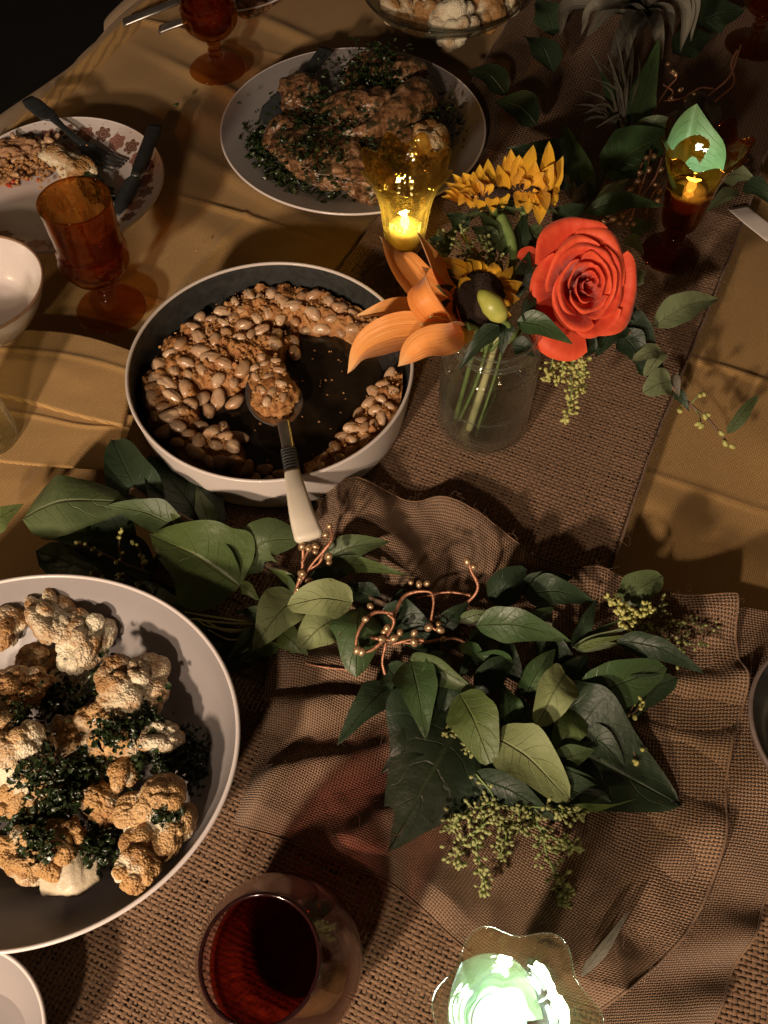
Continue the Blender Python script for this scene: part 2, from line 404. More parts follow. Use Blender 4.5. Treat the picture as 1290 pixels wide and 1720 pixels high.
M['berry_dull'] = mat_plain('dull_green_berry', (.15, .18, .06), (.33, .34, .13), 260, .5)
M['steel'] = mat_plain('worn_steel', (.38, .37, .36), (.55, .53, .51), 60, .36, metal=.95)
M['dark_steel'] = mat_plain('dull_dark_steel', (.05, .056, .06), (.10, .11, .115), 60, .38, metal=.7)
M['bone'] = mat_plain('cream_handle', (.52, .46, .37), (.64, .58, .48), 30, .4)
M['black'] = mat_plain('dark_floor', (.006, .005, .004), (.012, .010, .008), 3, .8)
M['rose'] = mat_petal('coral_rose_petal', (.66, .045, .018), (.93, .15, .055), (.84, .11, .04), 8, .55, .25)
M['lily'] = mat_petal('orange_lily_petal', (.84, .27, .045), (.98, .52, .17), (.92, .58, .26), 15, .40, .3)
M['sun'] = mat_petal('sunflower_petal', (.76, .36, .014), (.93, .58, .04), (.85, .58, .06), 16, .5, .3)
M['sun_disc'] = mat_plain('sunflower_disc', (.012, .006, .003), (.045, .02, .009), 400, .8, bumpd=.002, bs=600)
M['paper'] = mat_plain('white_paper', (.62, .56, .52), (.70, .64, .60), 60, .7)

# ================================================================== the setting
def struct(o): o['kind'] = 'structure'; return o
f0 = np.array([(-6, -4, -.75), (6, -4, -.75), (6, 8, -.75), (-6, 8, -.75)], float)
struct(obj('floor', f0, [(0, 1, 2, 3)], M['black'], loc=(0, 1, -.75)))
TD = nrm((.41, .912, 0)); TE = np.array([TD[1], -TD[0], 0])       # along the table, across it
def AB(a, b, z=0.0): return TD * a + TE * b + np.array([0, 0, 1.0]) * z
EDGE = -.766
def linen():
    A = np.linspace(-.4, 1.7, 620); B = np.concatenate([np.linspace(EDGE - .34, EDGE - .012, 44), np.linspace(EDGE - .01, EDGE + .006, 9), np.linspace(EDGE + .01, .9, 420)])
    a, b = np.meshgrid(A, B); P = np.stack([a, b, 0 * a], -1)
    z = -.0022 + .0018 * fbm(P * np.array([5, 11, 1]), 3, 3)
    for (a0, b0, la, lb, h) in [(.86, -.60, .010, .10, .006), (.93, -.66, .012, .10, .005), (.80, -.58, .02, .06, .005), (1.0, -.58, .012, .08, .005), (.72, -.50, .012, .14, .004), (.62, -.44, .02, .1, .004),
                                (.35, .10, .014, .2, .003), (.47, .12, .02, .2, .0035), (.23, .18, .02, .2, .003), (.58, .16, .03, .08, .003)]:
        z += h * np.exp(-((a - a0 + .25 * (b - b0)) / la) ** 2 - ((b - b0) / lb) ** 2) - h * .35
    for (n_, c_, w_, h_) in [(0, .668, .0035, .0022), (0, .335, .004, .0020), (1, -.47, .0035, .0020), (0, .95, .004, .0022), (1, .20, .004, .0018), (0, .52, .003, .0012)]:
        q_ = (a if n_ == 0 else b) - c_ - .004 * np.sin((b if n_ == 0 else a) * 11); z += h_ * np.exp(-(q_ / w_) ** 2) * (1 + .5 * np.sin((b if n_ == 0 else a) * 23)) - h_ * .3
    z = np.minimum(z, -.0003)
    d = np.clip(EDGE - b, 0, None); r = .012
    ang = np.clip(d / r, 0, PI / 2)
    bb = np.where(b < EDGE, EDGE - r * np.sin(ang), b); drop = np.where(b < EDGE, r * (1 - np.cos(ang)) + np.clip(d - r * PI / 2, 0, None), 0)
    fold = np.clip(drop * 9, 0, 1) * (.045 * np.sin(a * 21 + 1.5 * np.sin(a * 7)) + .03 * np.sin(a * 9 + 1))
    bb = bb - np.abs(fold) * 1.2 - .10 * (1 - np.exp(-drop * 9))
    z = z * (b >= EDGE) - drop
    V = a[..., None] * TD + bb[..., None] * TE + z[..., None] * np.array([0, 0, 1.0])
    return V.reshape(-1, 3), np.array(gridf(len(A), len(B)))[:, ::-1]
v, f = linen()
tag(obj('tablecloth', v, f, M['linen'], loc=(.3, .6, 0)), 'mustard brown linen cloth covering the whole table and hanging over its edge', 'tablecloth')

def weave_threads(a0, a1, b0, b1, p, zc, place, seed=0):
    """woven jute: every warp and weft thread is a flat tube rising and dipping"""
    V, Fc, n0 = [], [], 0
    rr = np.random.default_rng(seed)
    na, nb = int((a1 - a0) / p), int((b1 - b0) / p)
    k = 5; an = np.arange(k) * 2 * PI / k
    for way, cnt, ln in ((0, nb, na), (1, na, nb)):
        ns = ln * 2 + 1; s = np.arange(ns) / 2.0
        for i in range(cnt):
            lat = (i + .5) * p + p * .22 * (vnoise(np.stack([s * .21, np.full(ns, i * 7.3), np.full(ns, way)], 1), seed) + .6 * vnoise(np.stack([s * .04, np.full(ns, i * .35), np.full(ns, way + 4)], 1), seed))
            wd = p * (.455 if way == 0 else .425) * (1 + .32 * vnoise(np.stack([s * .35, np.full(ns, i * 3.1), np.full(ns, way + 2)], 1), seed + 1)) * rr.uniform(.82, 1.12)
            z = zc + p * .16 * np.cos(PI * (s - .5 + i + way)) * (1 if way == 0 else 1)
            lon = s * p
            la, lb = (lon, lat) if way == 0 else (lat, lon)
            ring = np.stack([np.cos(an), np.sin(an)], 1)
            X = np.zeros((ns, k, 3))
            o_lat = wd[:, None] * ring[None, :, 0]; o_z = p * .17 * ring[None, :, 1] + z[:, None]
            if way == 0: X[..., 0] = la[:, None] + a0; X[..., 1] = lb[:, None] + b0 + o_lat
            else: X[..., 0] = la[:, None] + a0 + o_lat; X[..., 1] = lb[:, None] + b0
            X[..., 2] = o_z
            V.append(place(X.reshape(-1, 3)))
            j = np.arange(ns - 1)[:, None] * k; q = np.arange(k)[None]
            Fc.append(np.stack([n0 + j + q, n0 + j + (q + 1) % k, n0 + j + k + (q + 1) % k, n0 + j + k + q], -1).reshape(-1, 4)); n0 += ns * k
    return np.vstack(V), np.vstack(Fc)
def sheet(a0, a1, b0, b1, na, nb, zf):
    a, b = np.meshgrid(np.linspace(a0, a1, na), np.linspace(b0, b1, nb))
    return np.stack([a, b, zf(a, b)], -1).reshape(-1, 3), np.array(gridf(na, nb))[:, ::-1], np.stack([a.ravel(), b.ravel()], 1)
def lay(P): return P[:, :1] * TD + P[:, 1:2] * TE + P[:, 2:] * np.array([0, 0, 1.0])
def bumpy(a, b): return .0011 * fbm(np.stack([a * 9, b * 14, 0 * a], -1), 21, 2) + .0011
RB0, RB1 = -.322, .024
def lay_runner(P):
    Q = P.copy(); Q[:, 2] += bumpy(P[:, 0], P[:, 1]); Q[:, 1] += .004 * np.sin(P[:, 0] * 9) ; return lay(Q)
run = thing('table_runner', 'coarse brown burlap runner laid lengthwise along the middle of the table', 'runner', AB(.4, -.15, 0))
v, f, uv = sheet(-.15, 1.3, RB0, RB1, 200, 40, lambda a, b: 0 * a + .0004)
obj('backing', lay_runner(v), f, M['burlap_under'], run, uv=uv)
v, f = weave_threads(-.06, .86, RB0, RB1, .0034, .0016, lay_runner, 5)
o = obj('jute_threads', v, f, M['jute'], run); o['kind'] = 'stuff'
v, f, uv = sheet(.858, 1.3, RB0, RB1, 120, 40, lambda a, b: 0 * a + .0018)
M['burlap_far'] = mat_burlap('far_burlap', .0034, (.115, .058, .028), (.32, .18, .10), (.02, .011, .006))
obj('far_end', lay_runner(v), f, M['burlap_far'], run, uv=uv)
for bb in (RB0, RB1):
    pts = np.array([(a, bb, .0028) for a in np.linspace(-.06, 1.3, 60)]); pts[:, 1] += .0006 * rng.standard_normal(60)
    obj('selvage', *tube(lay_runner(pts), .0011, n=200, k=6), M['jute'], run)

pp = np.array([(rng.uniform(-.05, .85), rng.choice([RB1, RB1, rng.uniform(RB0, RB1)]), .003) for _ in range(700)])
RUNP = lay_runner(pp)
# coarse burlap lying crosswise at the right, under the gathered cloth
c0 = U(1040, 968, 0); c1 = U(1300, 1026, 0); X2 = nrm((c1 - c0) * np.array([1, 1, 0])); Y2 = np.array([X2[1], -X2[0], 0])
def lay2(P):
    q = c0[None] + P[:, :1] * X2 + P[:, 1:2] * Y2; q[:, 2] = P[:, 2] + .0026; return q
run2 = thing('burlap_mat', 'flat coarse burlap showing at the lower right corner under the gathered edges', 'burlap cloth', c0 * np.array([1, 1, 0]))
v, f, uv = sheet(-.02, .20, .006, .40, 30, 40, lambda a, b: 0 * a + .0004)
obj('backing', lay2(v), f[:, ::-1], M['burlap_under'], run2, uv=uv)
v, f = weave_threads(-.02, .20, .006, .40, .0034, .0016, lay2, 9)
o = obj('jute_threads', v, f, M['jute'], run2); o['kind'] = 'stuff'

# gathered burlap: a patch between four edge curves, ruffled towards its outer edge
def patch(L, T, R, B, nu, nv, zf, zbase):
    cv = lambda pts, n: crom([U(x, y, 0) for x, y in pts], n)
    l, r = cv(L, nv), cv(R, nv); b, t = cv(B, nu), cv(T, nu)       # l,r go bottom to top; b,t go left to right
    u = np.linspace(0, 1, nu)[None, :, None]; w = np.linspace(0, 1, nv)[:, None, None]
    P = (1 - w) * b[None] + w * t[None] + (1 - u) * l[:, None] + u * r[:, None] - ((1 - u) * (1 - w) * b[0] + u * (1 - w) * b[-1] + (1 - u) * w * t[0] + u * w * t[-1])
    uu, ww = np.meshgrid(np.linspace(0, 1, nu), np.linspace(0, 1, nv))
    P[..., 2] = zbase + zf(uu, ww, P)
    lu = np.linalg.norm(np.diff(P, axis=1), axis=2).sum(1).mean(); lw_ = np.linalg.norm(np.diff(P, axis=0), axis=2).sum(0).mean()
    uv = np.stack([uu.ravel() * lu, ww.ravel() * lw_], 1)
    return P, np.array(gridf(nu, nv)), uv
def zC(u, w, P):
    x, y = P[..., 0], P[..., 1]
    q = np.stack([x, y, 0 * x], -1)
    # folds run outwards from the cluster of leaves to the gathered edge
    cx, cy = U(860, 1180)[:2]
    th = np.arctan2(y - cy, x - cx); r = np.hypot(x - cx, y - cy)
    wob = .35 * fbm(q * 16, 4, 2)
    folds = np.sin(th * 13 + 2.4 * np.sin(th * 2.3) + wob * 2.2) * .5 + .5
    folds = folds ** 1.6
    edge = np.clip(r / .16, .15, 1.15) ** 1.4
    z = .0175 * folds * edge * (.75 + .5 * vnoise(q * 9, 31)) + .004 * (fbm(q * 22, 8, 3) + .8)
    z += .004 * np.exp(-(np.minimum(1 - u, 1 - w) / .035) ** 2)
    lo = np.clip(np.minimum(u, w) / .06, 0, 1)
    return np.clip(z * (.35 + .65 * lo), .0015, None)
def zD(u, w, P):
    q = np.stack([P[..., 0], P[..., 1], 0 * u], -1)
    y = P[..., 1]
    return np.clip(.010 * (np.sin(w * 21 + 3 * np.sin(w * 5) + fbm(q * 14, 5, 2)) * .5 + .5) * np.clip(u * 1.4 - .1, .1, 1) + .002 * (fbm(q * 30, 6, 2) + 1), .001, None)
def edgecord(P2, parent, rad=.0008):
    obj('edge_cord', *tube(P2, rad, n=len(P2) * 2, k=6), M['jute'], parent)
D = thing('burlap_cloth', 'lower layer of gathered burlap with a wavy edge reaching the right side of the photo', 'burlap cloth', U(1200, 1300) * np.array([1, 1, 0]))
P, f, uv = patch([(1000, 1740), (1030, 1400), (1060, 1000)], [(1060, 1000), (1150, 1018), (1240, 1026), (1320, 1040)], [(1185, 1730), (1225, 1630), (1262, 1560), (1292, 1480), (1330, 1380), (1322, 1250), (1330, 1130), (1320, 1040)], [(1000, 1740), (1090, 1735), (1185, 1730)], 70, 190, zD, .0045)
obj('cloth', P.reshape(-1, 3), f, M['burlap_fine'], D, uv=uv); edgecord(P[:, -1] + np.array([0, 0, .0005]), D)
Cc = thing('burlap_cloth', 'upper piece of fine burlap gathered into ruffles under the leaf cluster', 'burlap cloth', U(850, 1200) * np.array([1, 1, 0]))
P, f, uv = patch([(396, 1392), (440, 1250), (452, 1120), (490, 950), (555, 832)],
                 [(555, 832), (640, 842), (690, 858), (735, 856), (790, 880), (850, 925), (940, 962), (1040, 985), (1120, 1012), (1218, 1026)],
                 [(1000, 1700), (1060, 1652), (1105, 1615), (1150, 1562), (1185, 1490), (1206, 1400), (1210, 1330), (1214, 1260), (1238, 1190), (1230, 1110), (1218, 1026)],
                 [(396, 1392), (480, 1415), (600, 1466), (660, 1490), (760, 1580), (860, 1650), (1000, 1700)], 230, 230, zC, .0050)
obj('cloth', P.reshape(-1, 3), f, M['burlap_fine'], Cc, uv=uv)
edgecord(P[:, -1] + np.array([0, 0, .0006]), Cc); edgecord(P[-1] + np.array([0, 0, .0006]), Cc, .0006); edgecord(P[0] + np.array([0, 0, .0006]), Cc, .0006)
CLOTHP = P
def fibres(name, pts, n, parent, L0, L1, seed):
    """loose jute hairs standing off the cloth"""
    rr = np.random.default_rng(seed); V, F, n0 = [], [], 0
    for _ in range(n):
        p = pts[rr.integers(len(pts))] + np.array([*rr.normal(0, .0012, 2), .0006]); a = rr.uniform(0, 2 * PI); L = rr.uniform(L0, L1); d = np.array([math.cos(a), math.sin(a), rr.uniform(.05, .5)]); sd = np.array([-d[1], d[0], 0])
        q = [p, p + d * L * .35 + sd * L * rr.normal(0, .12), p + d * L * .7 + sd * L * rr.normal(0, .3), p + d * L + sd * L * rr.normal(0, .5) - np.array([0, 0, L * .15])]
        v, f = tube(q, .00012, n=7, k=3, cap=False); V.append(v); F += [[i + n0 for i in g] for g in f]; n0 += len(v)
    o = obj(name, np.vstack(V), F, M['jute'], parent); o['kind'] = 'stuff'
fibres('loose_fibres', RUNP, 420, run, .003, .010, 4)
fibres('loose_fibres', np.vstack([P[:, -1], P[-1], P[0], P.reshape(-1, 3)[::60]]), 420, Cc, .004, .013, 3)

# folded napkin of the same linen at the left
nap = thing('napkin', 'folded mustard linen napkin between the small white bowl and the round pan', 'napkin', U(120, 640) * np.array([1, 1, 0]))
def napkin(L, T, R, B, z0, h, seed):
    nu, nv = 60, 50
    P, f, uv = patch(L, T, R, B, nu, nv, lambda u, w, P: h + .0012 * fbm(np.stack([P[..., 0] * 18, P[..., 1] * 30, 0 * u], -1), seed, 2) + .0016 * np.exp(-((w - .66 - .06 * u) / .035) ** 2), z0)
    top = P.reshape(-1, 3); V = [top]; F = [tuple(q) for q in f]
    ringi = list(range(nu)) + [j * nu + nu - 1 for j in range(1, nv)] + list(range(nv * nu - 2, (nv - 1) * nu - 1, -1)) + [j * nu for j in range(nv - 2, 0, -1)]
    cen = top.mean(0); n0 = len(top)
    for k, (off, zz) in enumerate(((.0012, .5), (.0008, .0))):
        e = top[ringi].copy(); d = e - cen; d[:, 2] = 0; d /= np.linalg.norm(d, axis=1)[:, None]; e += d * off; e[:, 2] = z0 + (e[:, 2] - z0) * zz; V.append(e)
    m = len(ringi)
    for i in range(m):
        j = (i + 1) % m
        F.append((ringi[i], n0 + i, n0 + j, ringi[j])); F.append((n0 + i, n0 + m + i, n0 + m + j, n0 + j))
    return np.vstack(V), F
v, f = napkin([(-60, 655), (-60, 560)], [(-60, 520), (60, 535), (150, 560), (235, 600)], [(208, 722), (222, 660), (235, 600)], [(-60, 622), (40, 655), (120, 688), (208, 722)], .0005, .0065, 3)
obj('upper_fold', v, f, M['linen'], nap)
v, f = napkin([(-70, 770), (-65, 640)], [(-65, 600), (60, 640), (150, 680), (225, 700)], [(190, 790), (210, 740), (225, 700)], [(-70, 740), (40, 760), (110, 775), (190, 790)], .0002, .0028, 5)
obj('lower_fold', v, f, M['linen'], nap)

# ================================================================== plates, bowls, pan
def dish(name, label, cat, c, prof_out, prof_in, mat_out, mat_in, sx=1, sy=1, seg=120, rim=None):
    """profiles from the centre of the base to the rim (outside) and from the rim to the centre (inside)"""
    t = thing(name, label, cat, c)
    v, f = lathe(smoothprof(prof_out, 40), c, seg, sx=sx, sy=sy); obj('body', v, f, mat_out, t)
    v, f = lathe(smoothprof(prof_in, 60), c, seg, sx=sx, sy=sy); obj('inside', v, f, mat_in, t)
    if rim:
        r, z, w, m = rim
        a = np.linspace(0, 2 * PI, 9)[:-1]
        prof = [(r + w * math.cos(q), z + w * math.sin(q)) for q in np.linspace(0, 2 * PI, 13)]
        v, f = lathe(prof, c, seg, sx=sx, sy=sy); obj('rim', v, f, m, t)
    return t
# round pan
PC = np.array([-.098, .530, .0035])
dish('baking_pan', 'round white pan with dark lining, half emptied of baked beans', 'pan', PC,
     [(.0005, 0), (.06, 0), (.108, 0), (.1165, .003), (.1195, .012), (.1235, .050)], [(.1212, .050), (.1180, .020), (.112, .0140), (.1, .0125), (.05, .012), (.0005, .012)], M['pan_white'], M['pan_dark'], rim=(.12235, .0500, .00155, M['pan_white']))
# cauliflower bowl
BC = np.array([-.236, .190, .0035])
dish('serving_bowl', 'wide off-white bowl of roasted cauliflower at the lower left', 'bowl', BC,
     [(.0005, 0), (.055, 0), (.07, .004), (.098, .022), (.1165, .045), (.1245, .068)], [(.1225, .068), (.1135, .046), (.095, .0235), (.075, .0105), (.04, .0075), (.0005, .0065)], M['grey_ceramic'], M['grey_ceramic'], sx=1.14, seg=160, rim=(.1235, .068, .0014, M['white_ceramic']))
# chicken platter
CC = np.array([-.034, .905, .001])
dish('platter', 'large round grey-white platter holding herbed chicken', 'platter', CC,
     [(.0005, 0), (.07, 0), (.09, .004), (.125, .012), (.146, .018)], [(.146, .0205), (.125, .0150), (.098, .0075), (.06, .0055), (.0005, .005)], M['grey_ceramic'], M['grey_ceramic'], seg=140, rim=(.1458, .0192, .0014, M['white_ceramic']))
# patterned plate
def mat_pattern():
    N = NT('flower_print_stoneware'); P = N.co('Object'); x, y, z = N.xyz(P)
    r = N.math('SQRT', N.math('ADD', N.math('MULTIPLY', x, x), N.math('MULTIPLY', y, y)))
    K = 28.0
    th = N.math('MULTIPLY', N.math('ARCTAN2', y, x), K / (2 * PI)); ci = N.math('FLOOR', th)
    lu = N.math('MULTIPLY', N.math('SUBTRACT', N.math('SUBTRACT', th, ci), .5), 2 * PI / K * .089); lv = N.math('SUBTRACT', r, N.math('MULTIPLY_ADD', N.math('FLOORED_MODULO', ci, 2.0), .004, .0875))
    d = N.math('SQRT', N.math('ADD', N.math('MULTIPLY', lu, lu), N.math('MULTIPLY', lv, lv))); ph = N.math('ARCTAN2', lv, lu)
    edge = N.math('MULTIPLY_ADD', N.math('COSINE', N.math('MULTIPLY', ph, 6.0)), .0013, N.math('MULTIPLY_ADD', N.math('FLOORED_MODULO', ci, 2.0), -.0015, .0098))
    ins = N.math('MULTIPLY', N.math('SUBTRACT', edge, d), 2500.0, clamp=True)
    lines = N.math('GREATER_THAN', N.math('ABSOLUTE', N.math('SUBTRACT', N.math('FRACT', N.math('MULTIPLY', d, 330.0)), .5)), .34)
    fl = N.mix(N.math('MULTIPLY', lines, .35), N.mix(N.math('FLOORED_MODULO', ci, 2.0), (.24, .10, .075), (.13, .06, .042)), (.5, .4, .36))
    base = N.mix(N.math('MULTIPLY', N.noise(P, 35, 3), .3), (.62, .56, .54), (.5, .45, .43))
    dots = N.math('MULTIPLY', N.math('LESS_THAN', N.voro(P, 150), .16), N.math('GREATER_THAN', r, .078))
    base = N.mix(N.math('MULTIPLY', dots, .7), base, (.25, .13, .10))
    N.set(color=N.mix(ins, base, fl), rough=.25, spec=.5, coat=.2); return N.m
LP = np.array([-.342, .812, .001])
dish('dinner_plate', 'white plate with brown flower border and leftover food at the left', 'plate', LP,
     [(.0005, 0), (.05, 0), (.07, .003), (.095, .011), (.108, .017)], [(.108, .0192), (.095, .0140), (.074, .0065), (.05, .0045), (.0005, .0042)], M['white_ceramic'], mat_pattern(), rim=(.1078, .0181, .0013, M['white_ceramic']))
# small white bowl at left edge
SB = U(-28, 524, .02); SB[2] = .012
dish('small_bowl', 'small empty white bowl with brown rim cut by the left photo edge', 'bowl', SB,
     [(.0005, 0), (.035, 0), (.045, .003), (.058, .022), (.0665, .042)], [(.0650, .042), (.056, .023), (.044, .0065), (.03, .004), (.0005, .004)], M['white_ceramic'], M['white_ceramic'], rim=(.0658, .0425, .0014, M['brown_rim']))
SB2 = U(-84, 1766, .04); SB2[2] = .0035
dish('small_bowl', 'small white bowl peeking into the lower left corner', 'bowl', SB2,
     [(.0005, 0), (.03, 0), (.038, .003), (.050, .022), (.056, .040)], [(.0545, .040), (.048, .023), (.036, .0065), (.03, .004), (.0005, .004)], M['grey_ceramic'], M['grey_ceramic'], rim=(.0552, .0405, .0013, M['white_ceramic']))
# far plate with knife handles, far bowl
TP = U(385, -42, .01); TP[2] = .001
dish('dinner_plate', 'white plate behind the farthest amber goblet, cut by the top edge', 'plate', TP,
     [(.0005, 0), (.05, 0), (.07, .003), (.09, .010), (.098, .015)], [(.098, .0172), (.09, .0125), (.074, .0065), (.05, .0045), (.0005, .0042)], M['white_ceramic'], M['white_ceramic'], rim=(.0978, .0161, .0013, M['white_ceramic']))
TB = U(745, 2, .02); TB[2] = .002
M['bowl_glass'] = mat_glass('smoky_glass', (.86, .88, .86), .45)
dish('glass_bowl', 'clear glass bowl of cauliflower at the top edge of the table', 'bowl', TB,
     [(.0005, 0), (.05, 0), (.068, .006), (.092, .024), (.102, .036)], [(.1, .0365), (.09, .0265), (.066, .0095), (.05, .0045), (.0005, .004)], M['bowl_glass'], M['bowl_glass'], rim=(.101, .0366, .0015, M['bowl_glass']))
# plate at the right edge
RP = U(1400, 1240, .02); RP[2] = .010
dish('dinner_plate', 'dark brown plate whose curved rim enters at the right edge', 'plate', RP,
     [(.0005, 0), (.04, 0), (.05, .004), (.062, .020), (.0665, .034)], [(.0645, .034), (.059, .021), (.048, .0085), (.03, .0065), (.0005, .006)], M['dark_plate'], M['pan_dark'], rim=(.0656, .0345, .0016, M['dark_plate']))

# ================================================================== glassware
def goblet(label, c, rot=0, fill=True, group='amber goblets'):
    t = thing('goblet', label, 'goblet', c, group)
    foot = smoothprof([(.0005, .0006), (.020, .0008), (.0325, .0010), (.0335, .0024), (.031, .0042), (.018, .0068), (.0085, .0100), (.0055, .0150)], 40)
    v, f = lathe(foot, c, 64); obj('foot', v, f, M['amber'], t)
    st = smoothprof([(.0055, .0150), (.0082, .0185), (.0055, .0220), (.0085, .0262), (.0058, .0300), (.0082, .0340), (.0062, .0375), (.0085, .0410)], 40)
    v, f = lathe(st, c, 40); obj('stem', v, f, M['amber'], t)
    pr = smoothprof([(.0085, .0410), (.019, .0450), (.0290, .0560), (.0322, .0700), (.0308, .0790), (.0298, .0840), (.0302, .1000), (.0316, .1290), (.0308, .1302), (.0299, .1290), (.0283, .1000), (.0277, .0840), (.0283, .0720), (.0252, .0585), (.015, .0490), (.0005, .0470)], 96)
    def rm(th, i, z):
        if i > 50: return 1
        a = math.exp(-((z - .066) / .012) ** 2); return 1 + a * (.085 * np.abs(np.cos(th * 5 + rot)) - .045) + .03 * math.exp(-((z - .0815) / .0022) ** 2)
    v, f = lathe(pr, c, 120, rmod=rm); obj('bowl', v, f, M['amber'], t)
    if fill:
        pw = smoothprof([(.0005, .0475), (.0145, .0495), (.0246, .059), (.0277, .072), (.0273, .083), (.0005, .083)], 40)
        v, f = lathe([(max(r - .0003, .0004), z) for r, z in pw], c, 64); obj('drink', v, f, M['amber_water'], t)
    return t
M['amber_water'] = mat_glass('weak_tea', (.85, .55, .25), .5, 1.33)
goblet('amber goblet standing between the flower-bordered plate and the bean pan', (-.2655, .6445, .0008))
goblet('amber goblet on bare mustard cloth left of the chicken platter, farther back', (-.1995, 1.039, .0008), .3)
g = U(1262, 82, 0)
goblet('amber goblet almost lost in darkness at the top right corner', (g[0], g[1], .003), .6, False)

def candle_cup(label, c, mat, lamp_col, power, led='led_cool', H=.132, flare=1.0, ph=0, lobes=8, ledz=.075, sc=1.0):
    t = thing('candle_glass', label, 'candle glass', c, 'scalloped candle glasses')
    c = np.array(c, float)
    foot = smoothprof([(.0005, .0006), (.018, .0008), (.0275, .0012), (.0282, .0026), (.026, .0044), (.015, .0070), (.0075, .0110), (.0060, .0150)], 36)
    v, f = lathe([(r * sc, z * sc) for r, z in foot], c, 64); obj('foot', v, f, mat, t)
    st = smoothprof([(.0060, .0150), (.0105, .0195), (.0120, .0235), (.0105, .0275), (.0068, .0315), (.0105, .0345)], 30)
    v, f = lathe([(r * sc, z * sc) for r, z in st], c, 40); obj('stem', v, f, mat, t)
    out = [(.0105, .0345), (.0165, .0405), (.0195, .0560), (.0215, .0760), (.0245, .0950), (.0305, .1130), (.0390 * flare, .1285)]
    inn = [(.0372 * flare, .1292), (.0288, .1140), (.0226, .0955), (.0196, .0765), (.0176, .0570), (.0145, .0440), (.0005, .0415)]
    pr = smoothprof(out + inn, 110)
    k = lambda z: np.clip((z - .092) / .037, 0, 1) ** 1.6
    rm = lambda th, i, z: 1 + k(z / 1.0) * .075 * np.cos(lobes * th + ph) + (.11 * np.abs(np.cos(lobes * .5 * th + ph / 2)) - .055) * np.clip(1 - abs(z - .075) / .04, 0, 1)
    zm = lambda th, i, z: .0052 * k(z) * np.cos(lobes * th + ph)
    v, f = lathe(pr, np.zeros(3), 160, rmod=rm, zmod=zm); obj('cup', v * sc + c, f, mat, t)
    tl = thing('tea_light', 'small white battery tea light glowing inside ' + label.split(' with ')[0], 'tea light', c + np.array([0, 0, ledz - .028]) , 'battery tea lights')
    b = c + np.array([0, 0, ledz - .028])
    v, f = lathe([(.0005, 0), (.0150, 0), (.0158, .001), (.0160, .014), (.0150, .0155), (.006, .0158), (.0005, .0158)], b, 40); obj('case', v, f, M['plastic'], tl)
    fl = smoothprof([(.0004, .0158), (.0034, .0170), (.0046, .0205), (.0036, .0250), (.0014, .0295), (.0003, .0315)], 20)
    v, f = lathe(fl, b, 20); obj('flame', v, f, M[led], tl)
    L = lamp('tea_light_lamp', tuple(b + np.array([0, 0, .044])), power, lamp_col, .004)
    return t
candle_cup('pale amber candle glass with scalloped rim in front of the chicken platter', (.0195, .688, .0035), M['amber_pale'], (1.0, .80, .36), .24, 'led_warm', ph=PI)
candle_cup('dark amber candle glass with a leaf tucked in its scalloped rim', (.2885, .718, .0035), M['amber_dark'], (.80, 1.0, .86), .05, 'led_dim', ledz=.092)
gx = U(858, 1708, .115)
candle_cup('glowing candle glass with a leaf inside at the bottom edge', (gx[0], gx[1], .0075), M['clear_green'], (.72, 1.0, .90), .22, ledz=.066, flare=1.0, ph=.6, lobes=6, sc=1.0)
gl = U(-12, 742, 0)
t = thing('candle_glass', 'clear fluted candle glass cut off by the left photo edge', 'candle glass', (gl[0], gl[1], .004))
pr = smoothprof([(.0005, .0006), (.020, .0006), (.0235, .004), (.0245, .012), (.0235, .038), (.0245, .066), (.0300, .088), (.0287, .0888), (.0228, .067), (.0215, .038), (.0220, .013), (.0190, .0065), (.0005, .006)], 90)
v, f = lathe(pr, (gl[0], gl[1], .004), 120, rmod=lambda th, i, z: 1 + .035 * np.cos(8 * th) * np.clip(z / .06, .2, 1), zmod=lambda th, i, z: .004 * np.cos(8 * th) * np.clip((z - .07) / .018, 0, 1)); obj('cup', v, f, M['clear_green'], t)
# leaves curled inside two of the candle glasses
def rolled_leaf(label, c, z0, h, r0, r1, back, mat):
    """one leaf rolled into a loose cone, its point standing up at the back"""
    nu, nv = 33, 21; V = np.zeros((nv, nu, 3)); uv = []
    for j, v in enumerate(np.linspace(0, 1, nv)):
        for i, u in enumerate(np.linspace(-1, 1, nu)):
            an = back + u * 2.35; top = .30 + .70 * max(0, 1 - abs(u * 1.25)) ** 1.15 + .06 * math.sin(u * 6)
            r = (r0 + (r1 - r0) * (v * top) ** .8) * (1 + .10 * u) + .0015 * math.sin(u * 7 + v * 4) * v
            V[j, i] = (c[0] + r * math.cos(an), c[1] + r * math.sin(an), c[2] + z0 + h * v * top + .0012 * math.sin(u * 9) * v); uv.append((u * .5 + .5, v))
    return tag(obj('tucked_leaf', V.reshape(-1, 3), gridf(nu, nv), mat, uv=uv, loc=(c[0], c[1], c[2] + z0)), label, 'leaf')
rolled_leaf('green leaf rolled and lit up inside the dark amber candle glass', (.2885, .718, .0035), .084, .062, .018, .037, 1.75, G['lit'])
rolled_leaf('pale green leaf rolled inside the glowing candle glass at the bottom edge', (gx[0], gx[1], .0075), .054, .072, .016, .036, 2.4, G['litp'])

